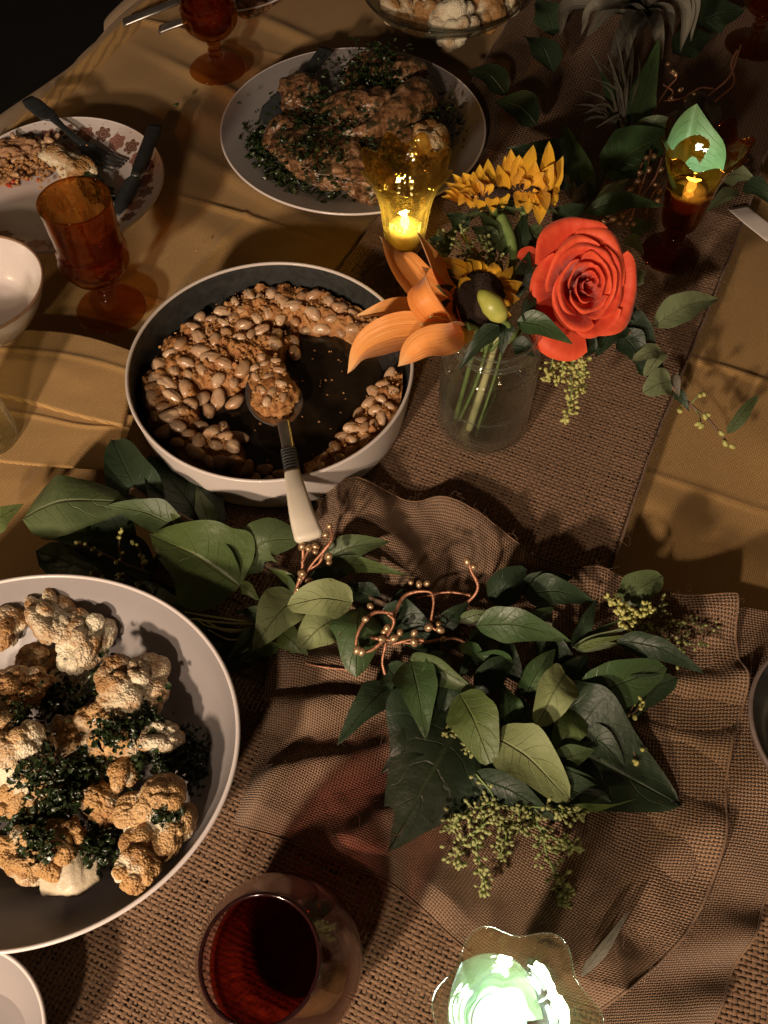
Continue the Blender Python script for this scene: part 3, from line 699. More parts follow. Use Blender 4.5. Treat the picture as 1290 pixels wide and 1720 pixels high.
# red drink
WG = np.array([-.058, .070, .0036])
t = thing('tumbler', 'dark red stemless glass of red drink at the bottom edge', 'glass', WG)
pr = smoothprof([(.0005, .0008), (.024, .0008), (.034, .004), (.0445, .020), (.0490, .042), (.0465, .064), (.0400, .086), (.0335, .1040), (.0325, .1048), (.0317, .1040), (.0382, .086), (.0445, .064), (.0468, .042), (.0425, .0215), (.032, .0075), (.02, .0055), (.0005, .005)], 110)
v, f = lathe(pr, WG, 120); obj('bowl', v, f, M['red_glass'], t)
pr = smoothprof([(.0005, .0056), (.0195, .0061), (.0315, .0081), (.042, .0220), (.0435, .026), (.0442, .0285), (.0436, .0300), (.0005, .0300)], 60)
v, f = lathe(pr, WG, 100); obj('drink', v, f, mat_glass('translucent_red_drink', (.66, .26, .19), .30, 1.33), t)
v, f = lathe([(.0326 + .0013 * math.cos(q), .1043 + .0013 * math.sin(q)) for q in np.linspace(0, 2 * PI, 11)], WG, 100); obj('rim', v, f, M['dark_rim'] if 'dark_rim' in M else mat_plain('dark_glass_rim', (.012, .004, .004), (.02, .006, .006), 40, .1), t)

t.rotation_euler = (math.radians(6), math.radians(-5), 0); t.location.z += .0035
# mason jar
JC = np.array([.0865, .5015, .0035])
jar = thing('mason_jar', 'clear glass canning jar of water with flower stems on the burlap runner', 'jar', JC)
pr = smoothprof([(.0005, .004), (.022, .0035), (.028, .0008), (.034, .0015), (.0390, .008), (.0398, .020), (.0398, .085), (.0385, .095), (.0345, .1030), (.0325, .1065), (.0335, .1085), (.0325, .1105), (.0335, .1130), (.0325, .1155), (.0332, .1215), (.0320, .1230), (.0305, .1215), (.0300, .1060), (.0318, .1010), (.0357, .0935), (.0368, .085), (.0368, .020), (.035, .010), (.029, .0060), (.0005, .0070)], 150)
v, f = lathe(pr, JC, 120); obj('glass_body', v, f, M['clear'], jar)
pr = smoothprof([(.0005, .0073), (.0285, .0064), (.0345, .0103), (.0364, .020), (.0365, .0445), (.0366, .0455), (.030, .0440), (.0005, .0438)], 70)
v, f = lathe(pr, JC, 100); obj('water', v, f, M['water'], jar)
v, f = lathe([(.0362 + .0006 * math.cos(q), .0455 + .0006 * math.sin(q)) for q in np.linspace(0, 2 * PI, 9)], JC, 100); obj('waterline', v, f, mat_glass('meniscus', (.95, .97, .96), .6, 1.33, haze=.5), jar)
for zz in (.1085, .1130, .1222):
    v, f = lathe([(.0334 + .0007 * math.cos(q), zz + .0007 * math.sin(q)) for q in np.linspace(0, 2 * PI, 9)], JC, 100); obj('thread_ring', v, f, mat_glass('glass_thread', (.97, .98, .97), .6, 1.5, haze=.4), jar)
for k, (x0, y0, x1, y1, r, m) in enumerate([(.004, .004, -.012, -.012, .0031, 'stem_pale'), (-.012, .006, -.024, -.004, .0020, 'stem_green'), (.010, .0, -.006, -.020, .0012, 'stem_green'), (-.004, -.008, -.022, -.016, .0013, 'stem_green')]):
    p = [JC + np.array([x0, y0, .125]), JC + np.array([x0 * .6 + x1 * .4, y0 * .6 + y1 * .4, .07]), JC + np.array([x1, y1, .010 + .006 * k])]
    obj('flower_stem', *tube(p, r, n=24), M[m], jar)

# ================================================================== food
def mat_mash():
    N = NT('bean_mash'); P = N.co('Object'); n = N.noise(P, 55, 5, .65); k = N.noise(P, 420, 3)
    c = N.ramp(N.math('MULTIPLY_ADD', k, .35, N.math('MULTIPLY', n, .75)), [(.30, (.10, .036, .010)), (.46, (.30, .115, .030)), (.60, (.46, .22, .07)), (.8, (.56, .34, .15))])
    N.set(color=c, rough=N.math('MULTIPLY_ADD', n, .5, .25), spec=.5, sub=.08, subr=(.004, .002, .001), subs=1.0, normal=N.bump(N.noise(P, 260, 5, .7), .0022, 1.0)); return N.m
def mat_bean():
    N = NT('white_bean'); P = N.co('Object'); n = N.noise(P, 120, 3); r = N.rnd()
    c = N.mix(N.math('MULTIPLY_ADD', n, .7, N.math('MULTIPLY_ADD', r, .7, -.35), clamp=True), (.42, .26, .145), (.64, .47, .31))
    sp = N.math('MULTIPLY', N.math('SUBTRACT', N.noise(P, 300, 3), .58), 5.0, clamp=True)
    c = N.mix(N.math('MULTIPLY', sp, .7), c, (.26, .11, .03))
    wp = N.n('ShaderNodeNewGeometry').outputs['Position']; sm = N.math('MULTIPLY', N.math('SUBTRACT', N.noise(wp, 85, 4, .65), .50), 9.0, clamp=True)
    c = N.mix(N.math('MULTIPLY', sm, .55), c, (.33, .135, .035))
    N.set(color=c, rough=.27, spec=.5, sub=.15, subr=(.004, .002, .001), subs=1.0, normal=N.bump(N.noise(P, 250, 3), .0005, .6)); return N.m
def mat_crumb():
    N = NT('toasted_crumb'); P = N.co('Object'); n = N.noise(P, 300, 3)
    N.set(color=N.mix(N.math('MULTIPLY_ADD', n, 2, -.5, clamp=True), (.26, .11, .03), (.58, .33, .13)), rough=.7, normal=N.bump(N.noise(P, 900, 3), .0008, 1.0)); return N.m
def mat_caul():
    N = NT('roasted_cauliflower'); P = N.co('Object'); a = N.attr('roast'); c = N.attr('crumb')
    n = N.noise(P, 130, 4, .65); k = N.noise(P, 600, 3, .6)
    base = N.mix(N.math('MULTIPLY_ADD', n, 1.2, -.2, clamp=True), (.58, .51, .35), (.77, .71, .55))
    f = N.math('MULTIPLY_ADD', N.math('ADD', a, N.math('MULTIPLY', n, .8)), 2.6, -1.55, clamp=True)
    base = N.mix(f, base, N.mix(k, (.22, .10, .03), (.42, .24, .09)))
    cr = N.math('MULTIPLY', N.math('GREATER_THAN', N.math('ADD', c, N.math('MULTIPLY_ADD', N.noise(P, 700, 2), .9, -.45)), .5), 1.0)
    base = N.mix(N.math('MULTIPLY', cr, .85), base, N.mix(k, (.30, .15, .045), (.56, .35, .14)))
    sp = N.math('GREATER_THAN', N.noise(P, 330, 2), .70)
    base = N.mix(N.math('MULTIPLY', sp, .8), base, (.035, .03, .012))
    h = N.math('ADD', N.math('MULTIPLY', N.voro(P, 620), -1.0), N.math('MULTIPLY', k, .35))
    N.set(color=base, rough=.55, spec=.4, sub=.12, subr=(.005, .003, .0015), subs=1.0, normal=N.bump(h, .0010, 1.0)); return N.m
def mat_chicken():
    N = NT('roast_chicken'); P = N.co('Object'); n = N.noise(P, 50, 5, .65); k = N.noise(P, 260, 3)
    c = N.ramp(N.math('MULTIPLY_ADD', k, .3, N.math('MULTIPLY', n, .8)), [(.34, (.035, .014, .006)), (.47, (.10, .046, .02)), (.58, (.24, .125, .06)), (.72, (.42, .28, .165))])
    hb = N.math('MULTIPLY', N.math('SUBTRACT', N.noise(P, 80, 5, .7), .485), 12.0, clamp=True)
    c = N.mix(N.math('MULTIPLY', hb, .9), c, (.016, .018, .007))
    N.set(color=c, rough=N.math('MULTIPLY_ADD', k, .35, .16), spec=.5, sub=.06, subr=(.004, .002, .001), subs=1.0, normal=N.bump(N.noise(P, 130, 4, .6), .0013, 1.0)); return N.m
def mat_herb():
    N = NT('chopped_herb'); P = N.co('Object'); n = N.noise(P, 260, 3)
    N.set(color=N.mix(N.math('MULTIPLY_ADD', n, 2, -.5, clamp=True), (.007, .014, .005), (.028, .045, .012)), rough=.33, spec=.5); return N.m
M.update(mash=mat_mash(), bean=mat_bean(), crumb=mat_crumb(), caul=mat_caul(), chicken=mat_chicken(), herb=mat_herb())
M['sauce'] = mat_plain('dark_pan_juice', (.008, .006, .004), (.024, .015, .008), 60, .2)
M['rice'] = mat_plain('rice_and_beans', (.20, .085, .035), (.46, .27, .14), 110, .5, bumpd=.002, bs=300)
M['stalk'] = mat_plain('cauliflower_stalk', (.44, .36, .24), (.60, .53, .40), 90, .4, bumpd=.001, bs=200, sub=.1)

# ---- baked beans in the pan
def inpoly(x, y, poly):
    c = False; j = len(poly) - 1
    for i in range(len(poly)):
        xi, yi = poly[i]; xj, yj = poly[j]
        if (yi > y) != (yj > y) and x < (xj - xi) * (y - yi) / (yj - yi) + xi: c = not c
        j = i
    return c
FZ = PC[2] + .0125
cass = thing('bean_casserole', 'baked white beans and toasted crumbs filling part of the round pan', 'beans', PC + np.array([0, 0, .0125]))
blobs = [(300, 600, 42, .9), (285, 660, 42, .8), (290, 720, 32, .7), (350, 555, 50, 1), (430, 512, 48, 1.1), (500, 495, 45, 1.1), (560, 510, 42, 1.1), (605, 540, 34, 1.1), (370, 620, 48, .9), (420, 590, 40, .9), (372, 745, 34, .9), (650, 675, 38, 1.1), (610, 755, 30, .9), (668, 640, 24, 1), (560, 782, 28, .8), (330, 690, 30, .35), (470, 580, 26, .6), (325, 755, 34, .9), (405, 775, 26, .8), (270, 690, 30, .8), (640, 720, 32, 1.0), (585, 775, 30, .9), (685, 660, 20, .9), (530, 795, 24, .8), (600, 735, 34, 1.0), (560, 790, 30, .9), (630, 560, 26, 1.0), (250, 640, 26, .8)]
BW = [(U(x, y, FZ + .012)[:2], s * mpp(x, y, FZ), a) for x, y, s, a in blobs]
def mash_h(x, y):
    h = 0
    for c, s, a in BW: h = h + a * np.exp(-((x - c[0]) ** 2 + (y - c[1]) ** 2) / (s * s) * .9)
    for (px, py, s, a) in [(560, 610, 52, 1.3), (455, 750, 38, 1.2), (350, 690, 20, .5), (520, 690, 50, 1.3)]:
        c = U(px, py, FZ)[:2]; s *= mpp(px, py, FZ); h = h - a * np.exp(-((x - c[0]) ** 2 + (y - c[1]) ** 2) / (s * s) * 1.2)
    return np.clip(h, 0, 1.2)
R = np.linspace(0, .1145, 130); TH = np.linspace(0, 2 * PI, 330, endpoint=False)
tt, rr = np.meshgrid(TH, R); x = PC[0] + rr * np.cos(tt); y = PC[1] + rr * np.sin(tt); q = np.stack([x, y, 0 * x], -1)
h = mash_h(x, y); e = np.clip((h + .35 * fbm(q * 60, 2, 3) - .32) * 3, 0, 1)
z = FZ - .003 + e * (.008 + .0115 * np.clip(h, 0, 1)) + e * .0045 * fbm(q * 95, 5, 4) + e * .0018 * fbm(q * 420, 9, 2)
obj('mash', np.stack([x, y, z], -1).reshape(-1, 3), gridf(len(TH), len(R), True), M['mash'], cass)
# thin juice on the pan floor
v, f = lathe([(.0005, FZ + .0002), (.06, FZ + .0002), (.098, FZ + .0003), (.1005, FZ - .0006)], (PC[0], PC[1], 0), 90, rmod=lambda th, i, z: 1 + .03 * np.sin(th * 5) + .02 * np.sin(th * 11 + 1)); obj('pan_juice', v, f, M['sauce'], cass)
def bean_mesh(seed):
    V = ICO[3][0].copy(); V *= np.array([1.0, .66, .60]); V[:, 1] += .16 * (V[:, 0] ** 2) - .05
    V *= (1 + .07 * fbm(V * 1.6, seed, 2) + .02 * fbm(V * 6, seed + 3, 2))[:, None]; V[:, 2] -= .06 * np.exp(-(V[:, 1] / .12) ** 2) * (V[:, 2] > 0) * (seed % 2)
    m = mesh('bean', V * .0088, ICO[3][1]); m.materials.append(M['bean']); return m
BM = [bean_mesh(k) for k in range(9)]
def put_bean(parent, p, sc, name='bean'):
    o = bpy.data.objects.new(name, random.choice(BM)); COL.objects.link(o); o.parent = parent
    o.location = tuple(np.array(p) - ROOT[parent]); o.scale = (sc * random.uniform(.9, 1.12), sc * random.uniform(.9, 1.08), sc)
    o.rotation_euler = (random.uniform(-.5, .5), random.uniform(-.4, .4), random.uniform(0, 2 * PI)); return o
regs = [([(262, 590), (330, 552), (350, 600), (425, 610), (425, 650), (345, 690), (330, 745), (290, 760), (248, 700)], 62, 12.5, 1.0),
        ([(330, 540), (450, 478), (545, 488), (618, 525), (628, 562), (545, 548), (470, 540), (420, 570), (360, 580)], 62, 11.5, .88),
        ([(600, 690), (660, 625), (685, 650), (675, 710), (625, 735), (600, 720)], 22, 10.5, .78),
        ([(300, 720), (405, 720), (410, 790), (340, 785)], 16, 12, .95), ([(455, 560), (500, 555), (515, 585), (465, 590)], 7, 13, .95), ([(565, 735), (640, 690), (680, 705), (610, 795), (530, 805), (540, 780)], 28, 11.5, .85), ([(400, 765), (470, 785), (470, 808), (400, 800)], 6, 12, .85)]
placed = []
for poly, n, md, sc in regs:
    xs = [p[0] for p in poly]; ys = [p[1] for p in poly]; k = tries = 0
    while k < n and tries < 6000:
        tries += 1; px, py = random.uniform(min(xs), max(xs)), random.uniform(min(ys), max(ys))
        if not inpoly(px, py, poly) or any((px - a) ** 2 + ((py - b) * 1.2) ** 2 < (md * 1.75) ** 2 for a, b in placed): continue
        w = U(px, py, FZ + .012)
        if np.hypot(w[0] - PC[0], w[1] - PC[1]) > .107: continue
        placed.append((px, py)); k += 1
        hh = float(mash_h(np.array(w[0]), np.array(w[1]))); ee = min(1, max(0, (hh - .3) * 3))
        put_bean(cass, (w[0], w[1], FZ + .004 + ee * (.003 + .0095 * min(hh, 1))), sc * random.uniform(.74, 1.22))
def crumbs(parent, name, pts, r0, r1, mat, stuff=True):
    parts = []
    V0, F0 = ICO[1]
    for p in pts:
        s = random.uniform(r0, r1); Q = V0 * np.array([1, random.uniform(.6, 1), random.uniform(.5, .9)]) * s * (1 + .35 * rng.uniform(-1, 1, (len(V0), 1)))
        parts.append((Q @ rotz(random.uniform(0, 6)).T + p, F0.tolist()))
    o = obj(name, *merge(parts), mat, parent, smooth=False)
    if stuff: o['kind'] = 'stuff'
    return o
cp = []
while len(cp) < 420:
    a, r = random.uniform(0, 2 * PI), .112 * random.random() ** .5; x, y = PC[0] + r * math.cos(a), PC[1] + r * math.sin(a)
    hh = float(mash_h(np.array(x), np.array(y)))
    up = (y - PC[1]) / .11 + .4 + .8 * (x > PC[0] + .06)
    if random.random() < hh * max(.08, up) * 1.1 and hh > .3: cp.append(np.array([x, y, FZ + .008 + .011 * min(hh, 1) + random.uniform(-.002, .0015)]))
    elif random.random() < .012: cp.append(np.array([x, y, FZ + .0012]))
for _ in range(90):
    a, r = random.uniform(0, 2 * PI), .098 * random.random() ** .5; cp.append(np.array([PC[0] + r * math.cos(a), PC[1] + r * math.sin(a), FZ + .0009]))
crumbs(cass, 'toasted_crumbs', cp, .0005, .0015, M['crumb'])

# ---- spoon in the beans
def ribbon_solid(C, W, T, N=None, nh=(0, 0, 1)):
    """flat bar with rounded section along C"""
    k = 12; V = []
    TT = np.gradient(C, axis=0); TT /= np.linalg.norm(TT, axis=1)[:, None]
    for i in range(len(C)):
        s = nrm(np.cross(TT[i], nh)); q = np.cross(s, TT[i])
        for j in range(k):
            a = 2 * PI * j / k; ca, sa = math.cos(a), math.sin(a)
            V.append(C[i] + s * W[i] * np.sign(ca) * abs(ca) ** .6 + q * T[i] * np.sign(sa) * abs(sa) ** .6)
    f = gridf(k, len(C), True); f += [tuple(range(k))[::-1], tuple(range((len(C) - 1) * k, len(C) * k))]
    return np.array(V), f
def spoon_bowl(b, tip, w, depth, nh, n=22, m=13):
    C = crom([b, (b + tip) / 2, tip], n); L = nrm(tip - b); s = nrm(np.cross(L, nh)); q = np.cross(s, L)
    V = []
    v = np.linspace(0, 1, n); ww = np.sin(PI * np.clip(v, .02, .98) ** .8) ** .55 * w / 2
    for lay in (0, 1):
        for j in range(n):
            for u in np.linspace(-1, 1, m):
                d = -depth * (1 - u * u) * math.sin(PI * v[j]) ** .8
                V.append(C[j] + s * u * ww[j] + q * (d - (.0012 if lay else 0)))
    g = gridf(m, n); f = g + [tuple(k + n * m for k in reversed(t)) for t in g]
    for j in range(n - 1):
        for c in (0, m - 1):
            a = j * m + c; f.append((a, a + m, a + m + n * m, a + n * m))
    return np.array(V), f
sp = thing('serving_spoon', 'serving spoon with pale handle and wire-wrapped collar resting across the pan rim', 'spoon', U(478, 712, .03))
s0, s1 = U(476, 712, .040), U(440, 608, .031)
obj('spoon_bowl', *spoon_bowl(s0, s1, 92 * mpp(460, 650, .03), .0085, (0, .05, 1)), M['steel'], sp)
hp = [U(475, 708, .0405), U(481, 735, .0455), U(486, 765, .0515)]
C = crom(hp, 16); neck = obj('neck', *ribbon_solid(C, np.linspace(.0055, .0050, 16), np.full(16, .0024)), M['steel'], sp)
parts = []
c0_, c1_ = U(485, 758, .0500), U(492, 797, .0595)
for k in range(9):
    p = c0_ + (c1_ - c0_) * k / 8; d = nrm(c1_ - c0_) * .0010
    parts.append(ribbon_solid(np.array([p - d, p + d]), [.0066, .0066], [.0040, .0040]))
for p_ in parts: obj('collar_ring', *p_, M['dark_steel'], neck)
hp = [U(491, 794, .0588), U(499, 830, .0625), U(508, 868, .0615), U(521, 908, .0560)]
C = crom(hp, 30); t_ = np.linspace(0, 1, 30); obj('handle', *ribbon_solid(C, .0064 + .0052 * t_ - .0035 * np.clip((t_ - .93) / .07, 0, 1) ** 2, .0046 + .0014 * t_ - .003 * np.clip((t_ - .93) / .07, 0, 1) ** 2), M['bone'], sp)
heap = thing('spoonful_of_beans', 'small heap of beans and crumbs piled in the serving spoon', 'beans', U(458, 655, .024))
for (px, py, s) in [(447, 612, .62), (468, 622, .62), (430, 634, .6), (452, 634, .66), (472, 645, .62), (438, 655, .62), (458, 658, .66), (475, 668, .55), (448, 675, .62), (428, 618, .5), (463, 606, .5), (440, 600, .55)]:
    put_bean(heap, U(px, py, .042 + .003 * random.random()), s * 1.05)
v0, f0 = ICO[4]; Q = v0 * np.array([.019, .030, .0095]); Q *= (1 + .22 * fbm(v0 * 3, 3, 4))[:, None]
obj('mash', Q @ rotz(.25).T + U(459, 655, .0365), f0, M['mash'], heap)
crumbs(heap, 'toasted_crumbs', [U(457 + 26 * random.gauss(0, .5), 648 + 42 * random.gauss(0, .5), .045) for _ in range(70)], .0007, .002, M['crumb'])

# ---- cauliflower
def floret(c, R, axis, seed, squash=(1, 1, .85), roast=.3, crumb=0.0, sub=5, stalk=True):
    r = np.random.default_rng(seed); D, Fc = ICO[sub]; FR = frame(axis, (r.normal(), r.normal(), .3))
    n1, n2 = 30, 480
    def dirs(n):
        d = r.normal(size=(n, 3)); d[:, 2] = np.abs(d[:, 2]) - .25; return d / np.linalg.norm(d, axis=1)[:, None]
    d1, d2 = dirs(n1), dirs(n2)
    big = 1 + .25 * vnoise(D * 1.3, seed)
    a1 = np.sqrt(np.clip(2 - 2 * D @ d1.T, 0, None)) / r.uniform(.32, .5, n1); b1 = np.sqrt(np.clip(1 - a1 ** 2, 0, None)).max(1)
    a2 = np.sqrt(np.clip(2 - 2 * D @ d2.T, 0, None)) / r.uniform(.10, .165, n2); b2 = np.sqrt(np.clip(1 - a2 ** 2, 0, None)).max(1)
    rad = big * (.70 + .30 * b1) + .105 * b2 * (.5 + .5 * b1) + .012 * vnoise(D * 22, seed + 2)
    zc = D[:, 2]
    under = np.clip(-(zc + .05) / .55, 0, 1)
    rad = rad * (1 - under * .55)
    P = D * rad[:, None] * np.array(squash)
    if stalk: P[:, 2] -= under ** 2 * .55
    P = P * R
    rs = np.clip(roast + .35 * vnoise(D * 1.7, seed + 5) + .25 * (b1 - .6), 0, 1)
    cr = np.clip(crumb * (.55 + .9 * vnoise(D * 1.6, seed + 6) + .4 * zc), 0, 1) if crumb else 0 * rs
    return P @ FR.T + c, Fc, {'roast': rs, 'crumb': cr}
fl = [(88, 1040, .050, 58, (.2, .1, 1), .30, 0, 'pale floret at the back of the big bowl, pointing up', (1.1, .75, .8)), (142, 1078, .046, 50, (.5, -.3, 1), .25, 0, 'small smooth pale floret beside the rear one', (1.1, .9, .8)),
      (222, 1158, .052, 66, (.5, -.3, 1), .42, .2, 'round golden floret nearest the bowl right wall', (1, 1, .85)), (190, 1228, .047, 58, (.1, -.4, 1), .5, 1.0, 'crumb-covered floret below the round golden one', (1.1, .95, .8)),
      (268, 1238, .048, 36, (.8, 0, 1), .35, 0, 'little plain floret tucked beside dark greens by the right wall', (.85, 1.2, .9)), (28, 1258, .056, 80, (-.2, -.5, 1), .15, .45, 'large bright floret at the left photo edge', (1.15, .95, .85)),
      (25, 1170, .050, 55, (-.1, .2, 1), .45, 0, 'browned floret behind the large bright one at the left edge', (1.2, .8, .8)), (258, 1378, .058, 74, (.3, -.3, 1), .35, .75, 'big crumb-topped floret near the bowl lower right wall', (1.05, .95, .85)),
      (228, 1464, .070, 42, (.3, -.3, 1), .48, .7, 'lowest browned floret on the bare bowl wall', (1, .95, .6)), (58, 1432, .052, 62, (-.1, -.4, 1), .45, .95, 'crumb-crusted floret at the lower left of the pile', (1.25, .8, .8)),
      (168, 1345, .042, 42, (0, -.2, 1), .5, .5, 'knobby floret in the middle of the pile left of the big crumbed one', (.8, 1.15, .85)), (6, 1062, .046, 42, (-.3, .2, 1), .5, 0, 'browned floret cut by the left photo edge at the back', (1, 1, .8)),
      (100, 1150, .028, 46, (0, 0, 1), .2, 0, 'sunken shaded floret between the rear ones', (1.1, .9, .7)), (85, 1350, .044, 44, (0, -.3, 1), .4, .6, 'floret under chopped greens at the pile centre', (1.1, .9, .8)), (140, 1285, .030, 46, (0, 0, 1), .4, .5, 'low floret hidden among greens near the pile centre', (1, 1, .8)),
      (60, 1110, .040, 34, (0, 0, 1), .5, .3, 'small browned floret between rear pale floret and left edge', (1, 1, .8)), (205, 1300, .048, 30, (.2, -.2, 1), .45, .8, 'small crumbed floret directly above the big crumb-topped one', (1.1, .9, .8)), (110, 1400, .050, 34, (0, -.3, 1), .5, .9, 'small crumbed floret right above the pale stem piece', (1.1, .9, .8)), (115, 1235, .046, 34, (0, -.2, 1), .35, .6, 'small floret between the large bright one and the crumb-covered one', (1, 1, .8)), (20, 1345, .046, 40, (-.2, -.2, 1), .5, .7, 'browned floret at the left edge below the large bright one', (1.1, .9, .8))]
for k, (px, py, z, r, ax, ro, cr, lab, sq) in enumerate(fl):
    c = U(px, py, z); R = r * .93 * mpp(px, py, z)
    v, f, at = floret(c, R, ax, 40 + k, sq, ro, cr, stalk=k not in (7, 8, 9))
    tag(obj('cauliflower_floret', v, f, M['caul'], attr=at, loc=c), lab, 'cauliflower', 'florets in the big bowl')
# pale stem piece
p = [U(85, 1475, .038), U(120, 1462, .045), U(165, 1450, .042)]
C = crom(p, 26); t_ = np.linspace(0, 1, 26); v, f = ribbon_solid(C, .014 - .003 * np.cos(t_ * 6), .010 - .002 * t_); v += .0016 * np.stack([fbm(v * 160, 3, 3)] * 3, 1)
tag(obj('cauliflower_floret', v, f, M['stalk']), 'pale smooth cauliflower stem at the bottom of the pile', 'cauliflower', 'florets in the big bowl')
def flakes(name, spots, n, size, mat, parent=None, label=None, cat=None, crinkle=.5, up=.012, clip=None):
    parts = []
    for i in range(n):
        px, py, z, s, w = random.choices(spots, [q[4] for q in spots])[0]
        x, y = px + random.gauss(0, s), py + random.gauss(0, s)
        c = U(x, y, z + random.uniform(-.2, 1) * up * math.exp(-((x - px) ** 2 + (y - py) ** 2) / (2 * s * s)))
        if clip is not None and (((c[0] - clip[0][0]) / clip[1]) ** 2 + ((c[1] - clip[0][1]) / clip[2]) ** 2) > 1: continue
        L = size * random.uniform(.5, 1.6); m = 4
        u, q = np.meshgrid(np.linspace(-1, 1, m), np.linspace(-1, 1, m)); kk = random.uniform(.3, 1)
        Q = np.stack([u * L, q * L * kk * (1 - .3 * u * u), L * crinkle * rng.uniform(-1, 1, u.shape)], -1).reshape(-1, 3)
        Q = Q @ (rotz(random.uniform(0, 6.3)) @ rotx(random.gauss(0, .6))).T + c
        parts.append((Q, gridf(m, m)))
    v, f = merge(parts); o = obj(name, v, f, mat, parent, smooth=True); o['kind'] = 'stuff'
    if label: tag(o, label, cat)
    return o
flakes('chopped_greens', [(110, 1185, .040, 26, 1), (300, 1272, .034, 24, 1.6), (225, 1210, .056, 22, .9), (130, 1305, .046, 34, 1.5), (45, 1375, .046, 30, 1.2), (95, 1340, .056, 20, .8), (272, 1362, .068, 17, .6), (150, 1425, .048, 20, .7), (30, 1222, .068, 26, .9), (190, 1395, .034, 26, .6), (190, 1135, .062, 14, .6), (230, 1255, .048, 20, .7), (60, 1290, .070, 20, .5), (60, 1410, .066, 16, .5), (185, 1230, .068, 16, .4)], 3600, .0018, M['herb'], None, 'dark chopped greens scattered through the roasted cauliflower', 'greens', up=.010, crinkle=.8, clip=(BC, .125, .108))
M['oil'] = mat_glass('olive_oil', (.75, .6, .25), .5, 1.4)
flakes('herb_specks', [(120, 1110, .022, 100, 1), (200, 1500, .020, 50, 1), (100, 1540, .017, 60, .5), (320, 1180, .035, 26, .3)], 70, .0014, M['herb'], None, 'tiny dark herb specks stuck to the inside of the big bowl', 'herbs', up=0, clip=(BC, .10, .085))

# ---- chicken platter
def lump(c, dims, az, seed, amp=.25, tilt=0.0, sub=5, freq=1.6):
    D, Fc = ICO[sub]; P = D * (1 + amp * fbm(D * freq, seed, 4))[:, None] * np.array(dims)
    return P @ (rotz(az) @ rotx(tilt)).T + c, Fc
pieces = [(600, 185, .038, 62, 40, .3, 'glossy bare-skinned thigh on top of the platter heap'), (505, 160, .030, 44, 30, .5, 'dark herbed piece at the upper left of the platter heap'), (640, 128, .032, 62, 36, -.1, 'herb-coated piece at the back of the platter heap'),
          (540, 262, .034, 78, 52, -.6, 'large herb-crusted breast at the front left of the platter'), (480, 228, .022, 36, 26, 1.0, 'small torn piece at the left side of the platter'), (612, 300, .027, 46, 38, .4, 'front piece right behind the pale amber candle glass'), (660, 250, .024, 56, 42, .2, 'shadowed piece at the right of the platter heap')]
for k, (px, py, z, a, b, az, lab) in enumerate(pieces):
    m = mpp(px, py, z); c = U(px, py, z)
    v, f = lump(c, (a * m, b * m * 1.25, .017), az, 60 + k, .34, freq=1.15)
    tag(obj('chicken_piece', v, f, M['chicken'], loc=c), lab, 'chicken', 'chicken pieces on the platter')
# drumstick
dr = thing('chicken_drumstick', 'shiny drumstick with bare bone end pointing left on the platter', 'chicken', U(650, 205, .04), 'chicken pieces on the platter')
v, f = tube([U(590, 228, .040), U(605, 224, .042), U(630, 214, .044), U(665, 195, .042), U(695, 175, .036), U(708, 160, .03)], [.007, .0085, .0095, .018, .026, .020], n=60, k=40)
v = v + .0022 * np.stack([fbm(v * 60, 7, 3)] * 3, 1); obj('meat', v, f, M['chicken'], dr)
v, f = lump(U(588, 228, .041), (.009, .008, .008), 0, 4, .3, sub=3); obj('bone_end', v, f, M['stalk'], dr)
v, f, at = floret(U(722, 238, .03), 34 * mpp(722, 238, .03), (.2, -.3, 1), 91, (1, 1, .9), .45, 0, 4)
tag(obj('cauliflower_floret', v, f, M['caul'], attr=at, loc=U(722, 238, 0.01)), 'single browned floret beside the chicken on the platter', 'cauliflower')
flakes('chopped_herbs', [(560, 215, .040, 45, 1.6), (470, 250, .016, 28, 1.2), (520, 250, .052, 30, .8), (640, 118, .045, 28, 1.3), (435, 240, .012, 14, .6), (700, 190, .035, 32, 1), (490, 285, .012, 28, 1), (590, 150, .048, 30, .8), (640, 270, .035, 30, .8), (730, 200, .022, 22, .5), (560, 325, .014, 22, .4)], 2600, .0021, M['herb'], None, 'dark chopped herbs spread over the chicken and platter', 'herbs', up=.012, crinkle=.8, clip=(CC, .128, .128))
sv = thing('serving_knife', 'dark metal serving knife stuck under the chicken at the left of the platter', 'knife', U(500, 150, .02))
C = crom([U(548, 82, .034), U(525, 112, .032), U(505, 145, .030)], 16); obj('handle', *ribbon_solid(C, np.linspace(.009, .006, 16), np.full(16, .002)), M['dark_steel'], sv)
C = crom([U(505, 145, .030), U(478, 175, .024), U(440, 208, .015)], 20); obj('knife_blade', *ribbon_solid(C, np.interp(np.linspace(0, 1, 20), [0, .2, .8, 1], [.006, .017, .016, .006]), np.full(20, .0010), nh=(.2, -.2, 1)), M['dark_steel'], sv)

